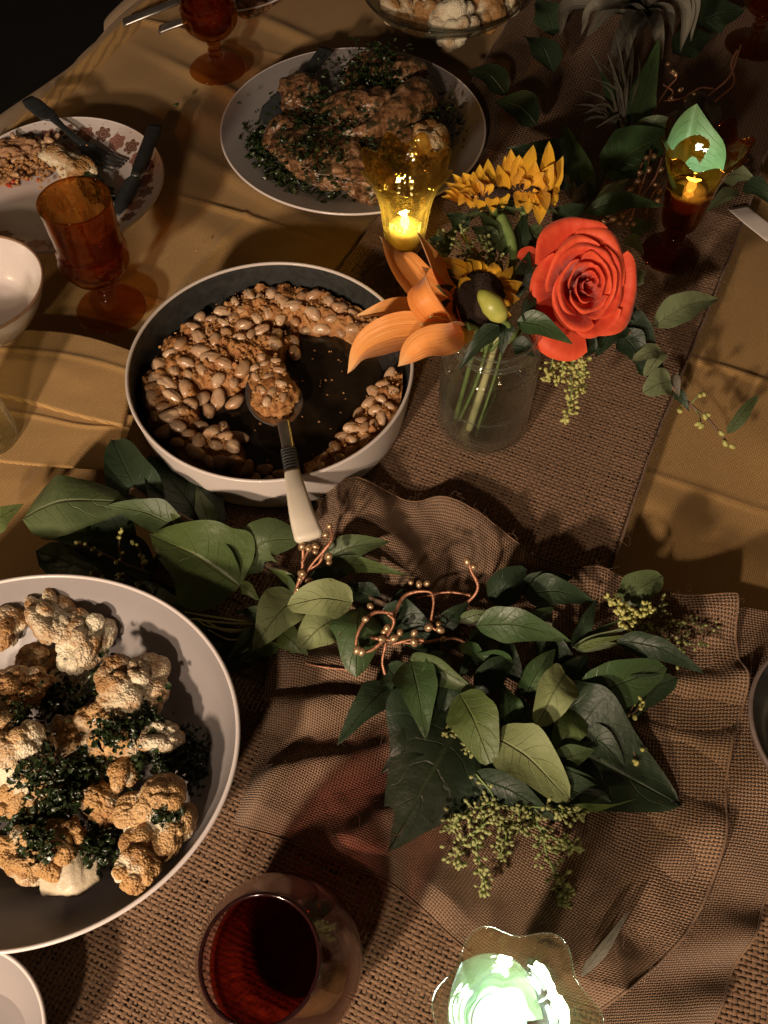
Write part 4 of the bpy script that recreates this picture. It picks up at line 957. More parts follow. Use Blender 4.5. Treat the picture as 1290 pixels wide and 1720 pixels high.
# ---- leftovers on the flower-bordered plate
lo = thing('leftover_rice', 'heap of brown rice and beans on the flower-bordered plate', 'food', U(40, 265, .012))
for k, (px, py, a, b, h_) in enumerate([(30, 262, 60, 30, .015), (75, 262, 35, 26, .014), (-10, 290, 50, 26, .011)]):
    m = mpp(px, py, .01); D, Fc = ICO[5]; P = D * (1 + .28 * fbm(D * 3.2, 70 + k, 5))[:, None] * np.array([a * m, b * m * 1.3, h_]); P[:, 2] = np.maximum(P[:, 2], -.004)
    obj('rice_mound', P + U(px, py, .010), Fc, M['rice'], lo)
for _ in range(26): put_bean(lo, U(random.gauss(40, 28), random.gauss(255, 14), .021 + random.uniform(-.004, .004)), random.uniform(.45, .7))
crumbs(lo, 'rice_grains', [U(random.gauss(45, 38), random.gauss(268, 18), .018 + random.uniform(-.006, .005)) for _ in range(420)], .0010, .0024, M['crumb'])
M['red_pepper'] = mat_plain('red_pepper', (.35, .03, .015), (.5, .07, .03), 100, .35)
for (px, py) in [(22, 305), (66, 303), (45, 300), (15, 312)]:
    v, f = lump(U(px, py, .014), (.004, .0022, .0016), random.uniform(0, 3), px, .4, sub=2); obj('pepper_piece', v, f, M['red_pepper'], lo)
v, f, at = floret(U(118, 278, .018), 40 * mpp(118, 278, .02), (.25, .5, .8), 95, (1.35, .7, .7), .35, 0, 5)
tag(obj('cauliflower_floret', v, f, M['caul'], attr=at, loc=U(118, 278, .01)), 'half-eaten cauliflower wedge with charred top on the flower-bordered plate', 'cauliflower')
v, f = lump(U(160, 315, .014), (.030, .012, .008), -.95, 12, .4, sub=4, freq=3); tag(obj('charred_crust', v, f, M['herb']), 'charred black crust beside the knife on the flower-bordered plate', 'food')
flakes('plate_specks', [(60, 350, .0055, 60, 1), (140, 230, .007, 25, .4)], 40, .0012, M['herb'], None, 'small dark crumbs left on the flower-bordered plate', 'crumbs', up=0)
# fork and knife
fk = thing('fork', 'dark steel fork lying over the rim of the flower-bordered plate', 'fork', U(130, 220, .02))
C = crom([U(46, 166, .030), U(75, 190, .029), U(90, 198, .0285)], 14); obj('handle_end', *ribbon_solid(C, np.interp(np.linspace(0, 1, 14), [0, .15, .6, 1], [.007, .010, .010, .006]), np.full(14, .0016)), M['dark_steel'], fk)
C = crom([U(88, 197, .0285), U(115, 222, .026), U(140, 243, .021)], 16); obj('neck', *ribbon_solid(C, np.interp(np.linspace(0, 1, 16), [0, .3, 1], [.0055, .0034, .0045]), np.full(16, .0016)), M['dark_steel'], fk)
C = crom([U(139, 242, .021), U(152, 253, .017), U(168, 264, .014)], 14); fh = obj('fork_head', *ribbon_solid(C, np.interp(np.linspace(0, 1, 14), [0, .4, 1], [.0046, .0110, .0120]), np.full(14, .0010)), M['dark_steel'], fk)
dirv = nrm(U(205, 281, .012) - U(168, 264, .014)); sidev = nrm(np.cross(dirv, (0, 0, 1)))
for k in (-1.5, -.5, .5, 1.5):
    b = U(167, 263.5, .014) + sidev * k * .0062; C = crom([b, b + dirv * .014 + np.array([0, 0, -.001]), b + dirv * .029 + np.array([0, 0, .0008])], 10)
    obj('tine', *ribbon_solid(C, np.linspace(.0019, .0009, 10), np.full(10, .0009)), M['dark_steel'], fh)
kn = thing('dinner_knife', 'dark steel knife lying across the right side of the flower-bordered plate', 'knife', U(230, 290, .02))
C = crom([U(262, 212, .021), U(246, 250, .0205), U(226, 297, .019)], 18); obj('handle', *ribbon_solid(C, np.interp(np.linspace(0, 1, 18), [0, .1, .8, 1], [.0075, .0088, .0072, .0045]), np.full(18, .0024)), M['dark_steel'], kn)
C = crom([U(227, 296, .019), U(212, 325, .014), U(196, 362, .0095)], 18); obj('knife_blade', *ribbon_solid(C, np.interp(np.linspace(0, 1, 18), [0, .15, .75, 1], [.0045, .0092, .0085, .002]), np.full(18, .0009)), M['dark_steel'], kn)
for nm, lab, a, b in [('dinner_knife', 'steel knife handle jutting left from the farthest plate', (300, 2), (208, 38)), ('fork', 'short steel fork handle just left of the farthest goblet', (345, 22), (268, 50))]:
    k_ = thing(nm, lab, 'cutlery', U(*b, .01)); C = crom([U(a[0], a[1], .021), U((a[0] + b[0]) / 2, (a[1] + b[1]) / 2, .018), U(b[0], b[1], .008)], 16)
    obj('handle', *ribbon_solid(C, np.linspace(.0060, .0088, 16), np.full(16, .0022)), M['steel'], k_)
v, f = lump(U(415, 10, .012), (.03, .018, .008), .2, 33, .4, sub=4); tag(obj('leftover_food', v, f, M['chicken']), 'dark food scraps on the farthest plate behind the goblet', 'food')
# florets in the far glass bowl
for k, (px, py, r, sx_, lab) in enumerate([(765, 45, 40, (1, .9, .9), 'pale split floret at the front of the far glass bowl'), (720, 22, 34, (1, 1, .9), 'browned floret at the left in the far glass bowl'), (812, 18, 42, (1.1, .9, .9), 'large browned floret at the right in the far glass bowl'), (850, 8, 24, (1, 1, 1), 'small floret against the right wall of the far glass bowl'), (668, 18, 30, (1.2, .9, .7), 'dark shaded floret at the far left of the glass bowl')]):
    c = U(px, py, .022); v, f, at = floret(c, r * mpp(px, py, .022), (.1, -.5, 1), 120 + k, sx_, (.1, .55, .6, .3, .5)[k], 0, 4)
    tag(obj('cauliflower_floret', v, f, M['caul'], attr=at, loc=c), lab, 'cauliflower', 'florets in the far glass bowl')

for (px, py, r, lab) in [(296, 176, .0028, 'single dark crumb on the bare cloth below the farthest goblet'), (1232, 425, .0012, 'tiny pale crumb on the cloth near the dark amber candle glass'), (330, 420, .0014, 'small crumb on the cloth just above the bean pan')]:
    v, f = lump(U(px, py, .0005), (r, r * .8, r * .6), .4, px, .5, sub=2); tag(obj('food_crumb', v, f, M['herb'] if r > .002 else M['crumb']), lab, 'crumb')

# ================================================================== leaves and flowers
LS = [0]
def leaf(parent, b, t, w, kind='mid', arch=.008, roll=0.0, cup=.22, prof='leaf', wave=.06, side=0.0, face=.45, fold=.0, name='leaf', nu=9, nv=17, curl=0.0):
    LS[0] += 1
    B, T = U(*b), U(*t); mx, my, mz = [(p + q) / 2 for p, q in zip(b, t)]
    d = T - B; L = np.linalg.norm(d); sd = nrm(np.cross(d, (0, 0, 1)))
    mid = (B + T) / 2 + np.array([0, 0, arch]) + sd * side * L
    q1 = B * .75 + T * .25 + np.array([0, 0, arch * .75]) + sd * side * L * .7
    nh = nrm(np.array([0, -face, 1.0])); ax = nrm(d); nh = nh * math.cos(roll) + np.cross(ax, nh) * math.sin(roll)
    mat = G[kind] if kind in G else M[kind]
    v, f, uv = blade([B, q1, mid, T], w * mpp(mx, my, mz), nh=nh, cup=cup, prof=prof, nu=nu, nv=nv, wave=wave, seed=LS[0], fold=fold, curl=curl)
    return obj(name, v, f, mat, parent, uv=uv)
def stem(parent, pts, r, mat='stem_brown', name='stem', k=8):
    return obj(name, *tube([U(*p) for p in pts], r, n=len(pts) * 8, k=k), M[mat], parent)
def ball(p, r, sub=2, st=(1, 1, 1), ax=(0, 0, 1)):
    V, Fc = ICO[sub]; return (V * np.array(st) * r) @ frame(ax).T + p, Fc

# ---- left end of the garland
gl_ = thing('leaf_garland', 'left end of the leafy garland lying between bean pan and cauliflower bowl', 'garland', U(330, 930) * np.array([1, 1, 0]))
stem(gl_, [(222, 824, .030), (262, 846, .031), (310, 872, .030), (370, 905, .026), (430, 940, .022), (520, 975, .020), (620, 1005, .020), (700, 1035, .020), (790, 1050, .018)], [.0040, .0030, .0030, .0030, .0028, .0026, .0025, .0024, .0020])
stem(gl_, [(400, 985, .026), (440, 1002, .022), (520, 985, .020), (640, 1000, .018)], .0016, 'stem_dark')
for b, t, w, kd, ar, ro, kw in [
    ((40, 872, .030), (218, 842, .034), 118, 'mid', .016, -.35, dict(cup=-.25, wave=.06, prof='round')),
    ((-25, 902, .024), (40, 846, .030), 46, 'olive', .006, .2, {}),
    ((258, 880, .016), (188, 738, .026), 96, 'dark', .010, -.2, dict(prof='round')),
    ((355, 905, .014), (255, 765, .022), 120, 'dark', .008, .5, dict(prof='round', wave=.06)),
    ((355, 890, .020), (330, 815, .024), 40, 'mid', .004, .5, {}),
    ((305, 890, .034), (180, 850, .038), 62, 'mid', .010, .1, dict(fold=.15)),
    ((303, 884, .036), (284, 852, .046), 18, 'olive', .002, .3, {}),
    ((402, 984, .032), (250, 898, .040), 158, 'olive', .012, .12, dict(prof='heart', wave=.05, cup=.08, nu=13, nv=21)),
    ((405, 975, .030), (348, 880, .034), 60, 'mid', .006, -.9, {}),
    ((408, 938, .030), (508, 905, .034), 78, 'mid', .014, .25, dict(cup=-.35, wave=.06, prof='round')),
    ((410, 940, .024), (430, 880, .022), 60, 'dark', .006, .2, {}),
    ((545, 940, .024), (655, 910, .030), 54, 'mid', .008, .1, dict(fold=.1)),
    ((540, 950, .022), (684, 966, .022), 36, 'olive', .008, -.1, dict(wave=.06)),
    ((592, 1012, .034), (481, 1018, .036), 66, 'pale', .010, .1, dict(prof='round', wave=.05, cup=.15)),
    ((500, 1000, .028), (424, 1092, .026), 88, 'pale', .008, .15, dict(wave=.05, cup=.1, prof='heart')),
    ((560, 1040, .026), (505, 1088, .024), 70, 'pale', .006, .0, dict(prof='round', wave=.04)),
    ((606, 1020, .028), (598, 1138, .022), 92, 'green', .012, -.1, dict(prof='round', cup=-.3, wave=.05)),
    ((452, 1062, .020), (382, 1106, .018), 44, 'mid', .006, .1, dict(fold=.2)),
    ((470, 1085, .018), (392, 1116, .016), 30, 'olive', .004, .2, {}),
    ((455, 1040, .026), (395, 1030, .024), 34, 'mid', .006, 0, {}),
    ((500, 1030, .024), (430, 1048, .026), 30, 'olive', .005, .3, {}),
    ((640, 1030, .024), (738, 1092, .020), 72, 'dark', .008, .05, dict(prof='round')),
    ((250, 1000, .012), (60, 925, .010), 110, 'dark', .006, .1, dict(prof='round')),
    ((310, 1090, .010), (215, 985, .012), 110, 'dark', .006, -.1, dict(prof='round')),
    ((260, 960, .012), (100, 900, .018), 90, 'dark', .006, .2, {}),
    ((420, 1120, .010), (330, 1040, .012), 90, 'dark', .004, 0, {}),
    ((330, 935, .024), (262, 900, .030), 70, 'dark', .008, .3, {}), ((440, 960, .026), (372, 905, .028), 60, 'mid', .008, .3, dict(wave=.06)), ((470, 975, .022), (500, 1040, .022), 50, 'mid', .006, .2, {}), ((350, 1060, .018), (280, 1070, .016), 50, 'dark', .006, 0, {}), ((520, 985, .020), (590, 960, .024), 44, 'dark', .006, .2, {}), ((230, 900, .020), (120, 905, .022), 70, 'dark', .008, .2, dict(prof='round')), ((300, 1000, .016), (240, 1040, .014), 60, 'dark', .004, 0, {}), ((160, 900, .026), (70, 905, .024), 56, 'mid', .006, .4, {}), ((470, 1060, .02), (520, 1110, .014), 50, 'olive', .006, .1, {}),
    ((405, 982, .030), (438, 1012, .028), 26, 'olive', .004, .2, {}), ((500, 985, .026), (450, 955, .026), 22, 'olive', .004, .2, {}),
    ((690, 1000, .018), (650, 1030, .020), 36, 'dark', .004, 0, {}), ((640, 1010, .018), (560, 985, .020), 44, 'dark', .005, .2, {})]:
    leaf(gl_, b, t, w, kd, ar, ro, **kw)
for p in [[(470, 1050, .026), (380, 1046, .030), (320, 1040, .040), (270, 1042, .052)], [(460, 1052, .024), (400, 1058, .028), (350, 1052, .034), (330, 1040, .04)], [(440, 1058, .024), (380, 1060, .026), (335, 1040, .036), (292, 1048, .046), (285, 1055, .05)], [(420, 1045, .026), (350, 1035, .036), (310, 1028, .04)], [(450, 1064, .022), (390, 1075, .022), (350, 1058, .026)]]:
    stem(gl_, p, [.0010, .0008, .0006, .0004], 'stem_pale', 'twig')

# ---- right cluster of the garland
gr = thing('leaf_garland', 'right end of the leafy garland bunched on the ruffled burlap', 'garland', U(860, 1150) * np.array([1, 1, 0]))
stem(gr, [(640, 1000, .020), (720, 1030, .024), (800, 1048, .028), (880, 1065, .028), (960, 1085, .030), (1010, 1078, .032)], [.0022, .0020, .0018, .0016], 'stem_dark')
stem(gr, [(760, 1045, .022), (800, 1090, .024), (830, 1150, .028), (870, 1200, .03)], .0014, 'stem_dark')
for b, t, w, kd, ar, ro, kw in [
    ((800, 1050, .036), (960, 1078, .036), 70, 'green', .012, .1, dict(fold=-.1, wave=.04)),
    ((770, 1042, .030), (840, 1030, .034), 26, 'mid', .004, .3, {}),
    ((828, 1012, .026), (884, 958, .034), 62, 'dark', .008, .2, dict(prof='round')),
    ((880, 1000, .028), (1000, 1012, .030), 62, 'dark', .012, -.2, dict(wave=.06)),
    ((872, 998, .022), (965, 970, .026), 46, 'dark', .010, .1, {}),
    ((900, 1020, .030), (925, 1060, .026), 50, 'grey', .004, .2, {}),
    ((1042, 1014, .028), (1112, 968, .034), 60, 'mid', .008, .1, dict(prof='round')),
    ((962, 1086, .032), (1006, 1002, .036), 36, 'dark', .006, .5, {}),
    ((960, 1088, .034), (1062, 1052, .040), 17, 'sage', .003, .4, {}), ((965, 1090, .036), (1060, 1066, .042), 15, 'olive', .003, .1, {}), ((968, 1092, .032), (1050, 1082, .036), 19, 'sage', .003, -.2, {}), ((975, 1080, .03), (1045, 1040, .036), 14, 'mid', .003, 0, {}),
    ((1036, 1076, .038), (1184, 1132, .034), 50, 'dark', .012, .3, dict(wave=.03)),
    ((974, 1182, .032), (1120, 1122, .034), 84, 'green', .010, .05, dict(prof='round', wave=.025, cup=.12)),
    ((1000, 1200, .024), (1138, 1140, .026), 70, 'dark', .008, .1, dict(prof='round')),
    ((880, 1172, .026), (932, 1090, .036), 62, 'green', .010, .25, dict(wave=.05)),
    ((935, 1180, .022), (985, 1100, .030), 76, 'dark', .010, -.1, {}),
    ((800, 1160, .024), (870, 1100, .030), 60, 'dark', .008, .2, {}),
    ((860, 1120, .026), (790, 1100, .030), 34, 'green', .010, -.5, {}),
    ((770, 1080, .030), (832, 1130, .028), 30, 'green', .006, -.4, {}),
    ((948, 1132, .046), (900, 1222, .040), 70, 'pale', .010, -.1, dict(prof='round', fold=.25, wave=.03)),
    ((968, 1190, .036), (932, 1288, .030), 58, 'olive', .010, .2, dict(prof='round', cup=-.3)),
    ((772, 1166, .044), (826, 1290, .040), 84, 'olive', .010, .1, dict(prof='round', wave=.025, cup=.12)),
    ((828, 1236, .040), (958, 1346, .034), 92, 'pale', .014, -.15, dict(prof='round', wave=.06)),
    ((794, 1302, .032), (942, 1382, .028), 66, 'dark', .010, .3, dict(wave=.04)),
    ((690, 1108, .032), (716, 1244, .032), 84, 'green', .010, .0, dict(wave=.04)),
    ((690, 1104, .034), (808, 1166, .036), 66, 'mid', .006, .5, dict(curl=.5)),
    ((650, 1120, .020), (690, 1180, .02), 60, 'dark', .006, 0, {}),
    ((890, 1250, .026), (962, 1266, .026), 40, 'dark', .006, .1, {}), ((950, 1200, .03), (972, 1278, .026), 46, 'mid', .006, -.2, {}),
    ((900, 1320, .024), (1010, 1330, .026), 70, 'dark', .008, .1, dict(prof='round')),
    ((950, 1352, .030), (1068, 1342, .030), 30, 'olive', .012, .9, dict(side=.12)),
    ((870, 1310, .028), (1028, 1350, .024), 64, 'dark', .008, 0, dict(prof='round')),
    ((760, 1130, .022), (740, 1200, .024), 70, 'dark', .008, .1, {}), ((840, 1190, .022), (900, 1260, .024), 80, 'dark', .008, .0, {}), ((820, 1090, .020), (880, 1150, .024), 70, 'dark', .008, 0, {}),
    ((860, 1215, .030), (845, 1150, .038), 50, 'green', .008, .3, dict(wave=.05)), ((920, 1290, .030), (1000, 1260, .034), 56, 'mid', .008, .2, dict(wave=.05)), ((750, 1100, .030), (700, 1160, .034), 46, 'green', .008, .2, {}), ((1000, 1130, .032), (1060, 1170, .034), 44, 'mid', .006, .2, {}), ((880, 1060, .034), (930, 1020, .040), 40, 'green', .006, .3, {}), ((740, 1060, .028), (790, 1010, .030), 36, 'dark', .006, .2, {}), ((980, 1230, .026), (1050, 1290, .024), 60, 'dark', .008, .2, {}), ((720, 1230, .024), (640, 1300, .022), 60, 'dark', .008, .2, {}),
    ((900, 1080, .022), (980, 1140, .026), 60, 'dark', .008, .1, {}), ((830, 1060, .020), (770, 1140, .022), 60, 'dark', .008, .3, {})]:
    leaf(gr, b, t, w, kd, ar, ro, **kw)
for nm, lab, b, t, w, kw in [('large_leaf', 'very large dark leaf reaching down to the left under the leaf cluster', (800, 1175, .020), (650, 1432, .014), 270, dict(prof='leaf', roll=.15)), ('large_leaf', 'very large dark green leaf pointing right under the cluster', (880, 1230, .019), (1146, 1354, .016), 235, dict(prof='heart', roll=-.1))]:
    o = leaf(None, b, t, w, 'dark', .010, wave=.08, cup=.12, nu=17, nv=27, name=nm, **kw); tag(o, lab, 'leaf')
o = leaf(None, (655, 1148, .022), (566, 1252, .024), 66, 'dark', .008, .4, name='large_leaf'); tag(o, 'narrow dull leaf along the left side of the leaf cluster', 'leaf')
o = leaf(None, (975, 1640, .020), (1062, 1524, .024), 26, 'grey', .006, .3, name='fallen_leaf'); tag(o, 'single slim grey leaf lying on burlap beside the glowing bottom candle glass', 'leaf')

# ---- sprays of small green berries
def spray(label, branches, n, r, mat='berry_green', sm='stem_green', group='sprays of green berries', spread=9, sr=.0005, zs=.003):
    t = thing('berry_spray', label, 'berries', U(*branches[0][0]) * np.array([1, 1, 1]), group)
    parts = []; tot = sum(w for _, w in [(b, len(b)) for b in branches])
    for br in branches:
        stem(t, br, [sr * 1.5, sr], sm, 'stem', 5)
        m = max(2, int(n * len(br) / tot)); C = crom(br, 60)
        for _ in range(m):
            i = int(60 * (random.random() ** .7)) ; i = min(i, 59); p = C[i]; s = spread * (.35 + .65 * math.sin(PI * min(1, i / 59 * .9 + .1)))
            q = U(p[0] + random.gauss(0, s * .6), p[1] + random.gauss(0, s * .6), max(.006, p[2] + random.gauss(0, zs)))
            pc = U(*p); ax = nrm(q - pc + 1e-6)
            parts.append(tuple(x if k == 0 else x.tolist() for k, x in enumerate(ball(q, r * random.uniform(.75, 1.2), 1, (.8, .8, 1.15), ax))))
            if random.random() < .5: parts.append(tube([pc, (pc + q) / 2 + np.array([0, 0, -.0006]), q], sr * .6, n=4, k=4))
    o = obj('berries', *merge(parts), M[mat], t); o['kind'] = 'stuff'; return t
spray('bright berry spray hanging in two tails below the leaf cluster', [[(800, 1300, .036), (830, 1345, .034), (800, 1400, .030), (810, 1470, .026), (812, 1500, .022)], [(830, 1340, .034), (900, 1380, .032), (920, 1440, .028), (945, 1490, .024), (950, 1525, .020)], [(830, 1345, .034), (780, 1370, .032), (750, 1395, .028)], [(850, 1350, .036), (940, 1360, .034), (985, 1368, .032)], [(830, 1350, .034), (850, 1400, .034), (840, 1440, .03)], [(900, 1385, .032), (935, 1410, .03), (975, 1425, .028)], [(820, 1380, .034), (770, 1420, .028), (775, 1455, .024)], [(870, 1360, .036), (880, 1400, .034)]], 520, .0016, 'berry_dull', spread=19)
spray('bright yellow-green berry spray at the upper right of the leaf cluster', [[(1068, 1070, .036), (1062, 1040, .040), (1040, 1018, .044), (1020, 1006, .046)], [(1062, 1040, .040), (1078, 1025, .044), (1092, 1020, .046)], [(1062, 1045, .040), (1040, 1035, .044)]], 90, .0019, 'berry_green', spread=14)
spray('loose berry spray reaching right over the ruffled burlap', [[(1060, 1070, .034), (1110, 1050, .032), (1160, 1045, .028), (1215, 1060, .022)], [(1110, 1050, .032), (1150, 1075, .026), (1185, 1085, .022)], [(1080, 1060, .034), (1105, 1030, .03), (1115, 1005, .028)], [(1090, 1070, .03), (1120, 1100, .024), (1145, 1095, .022)]], 130, .0015, 'berry_dull', 'stem_dark', spread=14)
spray('berry spray poking out below the dark leaf at the right', [[(1020, 1118, .03), (1055, 1130, .026), (1090, 1150, .022)], [(1030, 1120, .03), (1050, 1125, .03)]], 42, .0019, 'berry_green', spread=9)
spray('thin berry twig over the big dark leaf at right', [[(975, 1188, .034), (1015, 1195, .034), (1040, 1215, .032), (1075, 1170, .036)], [(1030, 1200, .034), (1060, 1200, .034), (1080, 1180, .036)], [(1015, 1200, .034), (1045, 1240, .030), (1085, 1262, .028)], [(1045, 1240, .03), (1065, 1265, .028), (1068, 1285, .026)], [(990, 1190, .034), (1005, 1215, .032)]], 30, .0021, 'berry_green', 'stem_brown', spread=6)
spray('cluster of small berries beside the olive leaf in the cluster', [[(800, 1190, .030), (775, 1215, .028), (745, 1235, .026)], [(790, 1200, .030), (785, 1240, .028), (790, 1270, .026)]], 90, .0015, 'berry_dull', spread=15)
spray('small berry twig above the cauliflower bowl rim', [[(252, 962, .030), (205, 945, .034), (165, 925, .038), (128, 912, .042)], [(205, 945, .034), (200, 915, .042), (205, 890, .046)], [(240, 958, .030), (235, 925, .036), (222, 910, .04)]], 22, .0020, 'berry_green', 'stem_brown', spread=6)
spray('dim berry twig in the shadow left of the big olive leaf', [[(250, 985, .02), (200, 970, .022), (150, 965, .024)], [(200, 970, .022), (190, 990, .02)]], 16, .0018, 'berry_dull', 'stem_dark', spread=10)

# ---- copper wire sprigs with berries
def sprig(label, wires, berries, r=.0012, br=.0031):
    t = thing('copper_sprig', label, 'copper sprig', U(*wires[0][0]), 'copper berry sprigs')
    ws = [obj('wire', *tube([U(p[0] + random.gauss(0, 1.2), p[1] + random.gauss(0, 1.2), p[2]) for p in w], [r * random.uniform(.65, 1.25) for _ in range(9)], n=len(w) * 10, k=7), M['copper'], t) for w in wires]
    near = lambda b: ws[min(range(len(wires)), key=lambda i: min((b[0] - p[0]) ** 2 + (b[1] - p[1]) ** 2 for p in wires[i]))]
    for b in berries:
        v, f = ball(U(*b), br * random.uniform(.8, 1.15), 2, (.85, .85, 1.1), (random.gauss(0, 1), random.gauss(0, 1), 1)); obj('berry', v, f, M['copper_berry'], near(b))
    return t
sprig('upright copper sprig against the pale spoon handle', [[(494, 998, .030), (505, 960, .040), (512, 925, .052), (505, 905, .056)], [(500, 985, .032), (525, 950, .044), (545, 925, .054), (556, 905, .060), (553, 884, .062)], [(512, 960, .040), (535, 945, .044), (545, 930, .048)], [(506, 945, .046), (522, 922, .052), (532, 915, .056)]],
      [(507, 918, .055), (519, 921, .055), (531, 918, .056), (553, 884, .063), (547, 898, .060), (552, 935, .054), (553, 944, .050), (507, 963, .042), (520, 977, .038), (505, 972, .036), (500, 990, .032), (530, 926, .055)])
sprig('looped copper sprig on the leaves in the middle of the garland', [[(600, 1068, .030), (640, 1072, .034), (700, 1080, .036), (760, 1072, .034), (788, 1080, .030)], [(664, 1030, .044), (628, 1030, .046), (606, 1055, .044), (600, 1085, .038), (622, 1095, .036), (650, 1072, .040), (662, 1045, .046), (650, 1032, .05)], [(660, 1040, .044), (680, 1000, .046), (720, 992, .050), (728, 1010, .048), (726, 1050, .040), (735, 1062, .036)], [(646, 1080, .036), (645, 1110, .028), (648, 1135, .022)], [(660, 1080, .036), (690, 1072, .04), (712, 1075, .04)]],
      [(622, 1018, .050), (614, 1040, .047), (600, 1092, .040), (608, 1095, .040), (650, 1055, .046), (645, 1062, .042), (672, 1062, .044), (696, 1063, .044), (740, 1058, .042), (737, 1048, .042), (662, 1072, .042), (696, 1079, .041), (642, 1073, .042), (690, 978, .052), (704, 981, .053), (717, 980, .053), (744, 1074, .036), (720, 1054, .042)])
sprig('single copper twig with two buds on the upper burlap edge', [[(760, 1030, .024), (792, 1005, .032), (802, 985, .040), (792, 960, .048), (786, 945, .052)], [(700, 1005, .022), (750, 995, .026), (790, 1000, .03)]], [(785, 943, .053), (796, 952, .050)])
sprig('thin copper wire bent over the burlap below the pale leaves', [[(484, 1100, .016), (510, 1113, .018), (545, 1120, .018), (585, 1124, .016)]], [], .0010)
sprig('dark copper sprig rising behind the rose toward the leaf-filled glass', [[(1060, 370, .05), (1070, 330, .07), (1085, 290, .085), (1095, 250, .09)], [(1070, 335, .065), (1100, 300, .08), (1112, 265, .09)], [(1060, 350, .06), (1040, 365, .06), (1020, 372, .06)], [(1075, 320, .07), (1070, 290, .08), (1080, 270, .085)], [(1085, 360, .05), (1095, 330, .06), (1105, 310, .065)]],
      [(1075, 290, .086), (1090, 285, .088), (1110, 285, .085), (1100, 310, .075), (1108, 322, .07), (1070, 305, .08), (1060, 318, .07), (1030, 368, .064), (1045, 362, .066), (1052, 374, .06), (1058, 366, .062), (1022, 360, .066), (1064, 376, .06), (1015, 372, .064), (1085, 265, .09), (1098, 262, .09), (1040, 375, .06), (1105, 338, .065)], .0010, .0030)
sprig('tangle of copper wire and buds among the grey leaves behind', [[(1090, 200, .05), (1120, 150, .06), (1135, 130, .065), (1125, 120, .066)], [(1110, 170, .055), (1145, 165, .06), (1175, 150, .06), (1200, 150, .05)], [(1190, 160, .05), (1225, 130, .055), (1235, 95, .06), (1245, 75, .06)], [(1200, 170, .045), (1232, 140, .05), (1230, 110, .055), (1240, 85, .058)], [(1115, 140, .06), (1130, 155, .06), (1120, 170, .055)]],
      [(1130, 120, .067), (1122, 108, .067), (1135, 125, .067), (1145, 150, .062), (1150, 168, .06), (1112, 66, .07), (1142, 152, .062), (1165, 158, .06), (1128, 165, .06), (1105, 195, .055), (1098, 200, .054)], .0010, .0026)

# ---- far end of the garland, behind the flowers
gf = thing('leaf_garland', 'far end of the garland with upright dark leaves behind the rose', 'garland', U(1040, 260) * np.array([1, 1, 0]))
for b, t, w, kd, ar, ro, kw in [
    ((1064, 218, .060), (1108, 62, .105), 52, 'green', .0, .1, {}), ((1052, 218, .060), (1008, 118, .090), 40, 'green', .0, -.1, {}), ((1012, 292, .070), (1128, 224, .085), 84, 'green', .006, .1, dict(prof='round')),
    ((1058, 218, .075), (1168, 214, .085), 30, 'mid', .006, .4, {}), ((988, 345, .075), (946, 204, .105), 48, 'green', .004, -.1, dict(fold=.1)), ((968, 366, .070), (1012, 282, .085), 46, 'grey', .004, .2, {}),
    ((984, 357, .085), (1118, 347, .090), 40, 'green', .010, .3, {}), ((960, 335, .08), (950, 290, .085), 26, 'grey', .002, 0, {}), ((1000, 350, .075), (1060, 300, .08), 34, 'sage', .004, .2, {}),
    ((850, 160, .02), (786, 118, .03), 60, 'dark', .01, .2, {}), ((900, 210, .02), (830, 170, .03), 70, 'dark', .01, .1, {}), ((930, 120, .03), (880, 60, .04), 60, 'dark', .01, .2, {}), ((960, 300, .02), (850, 250, .03), 90, 'dark', .01, 0, {}), ((930, 60, .03), (900, 0, .04), 60, 'dark', .01, 0, {}),
    ((1240, 322, .03), (1182, 358, .03), 32, 'sage', .006, .2, {}), ((1210, 300, .03), (1268, 300, .035), 44, 'sage', .006, .2, {}), ((1250, 310, .03), (1296, 345, .03), 40, 'dark', .006, .2, {}), ((1060, 390, .04), (1100, 380, .045), 34, 'mid', .004, .1, {}), ((1050, 400, .04), (1082, 430, .04), 30, 'sage', .004, .1, {}),
    ((1130, 90, .03), (1200, 60, .03), 60, 'dark', .006, .2, {}), ((1170, 40, .03), (1250, 20, .03), 70, 'dark', .006, .2, {}), ((1100, 260, .03), (1150, 180, .04), 60, 'grey', .006, .2, {}), ((1150, 185, .03), (1190, 165, .035), 40, 'grey', .006, .2, {}), ((1200, 210, .03), (1180, 160, .04), 46, 'grey', .006, .5, {})]:
    leaf(gf, b, t, w, kd, ar, ro, **kw)
stem(gf, [(935, 372, .07), (985, 350, .08), (1015, 295, .075), (1050, 225, .065)], .0018, 'stem_dark')
ap = thing('air_plant', 'grey curly broad-leaved air plant at the top right of the table', 'air plant', U(1080, 20, .03))
for mid, tip, w in [([(1040, 0, .08)], (985, 62, .07), 78), ([(1120, -10, .095), (1152, 20, .09)], (1142, 88, .055), 54), ([(1062, 50, .08)], (1046, 128, .06), 24), ([(1130, -20, .1), (1165, 0, .10)], (1160, 70, .06), 40), ([(1020, 10, .09), (990, 20, .085)], (975, 60, .05), 34), ([(1100, 50, .08)], (1112, 100, .055), 40), ([(1050, 60, .06)], (1020, 110, .05), 60), ([(960, 10, .05)], (940, 60, .04), 50), ([(1120, 20, .07)], (1130, 60, .06), 30), ([(1060, -30, .09)], (1000, -20, .08), 60)]:
    pts = [U(1082, 18, .045)] + [U(*m) for m in mid] + [U(*tip)]
    v, f, uv = blade(pts, w * mpp(1080, 40, .06), nh=(0, -.6, 1), cup=.7, prof='ribbon', nu=7, nv=21, wave=.02, seed=int(w)); obj('curly_leaf', v, f, G['grey'], ap, uv=uv)
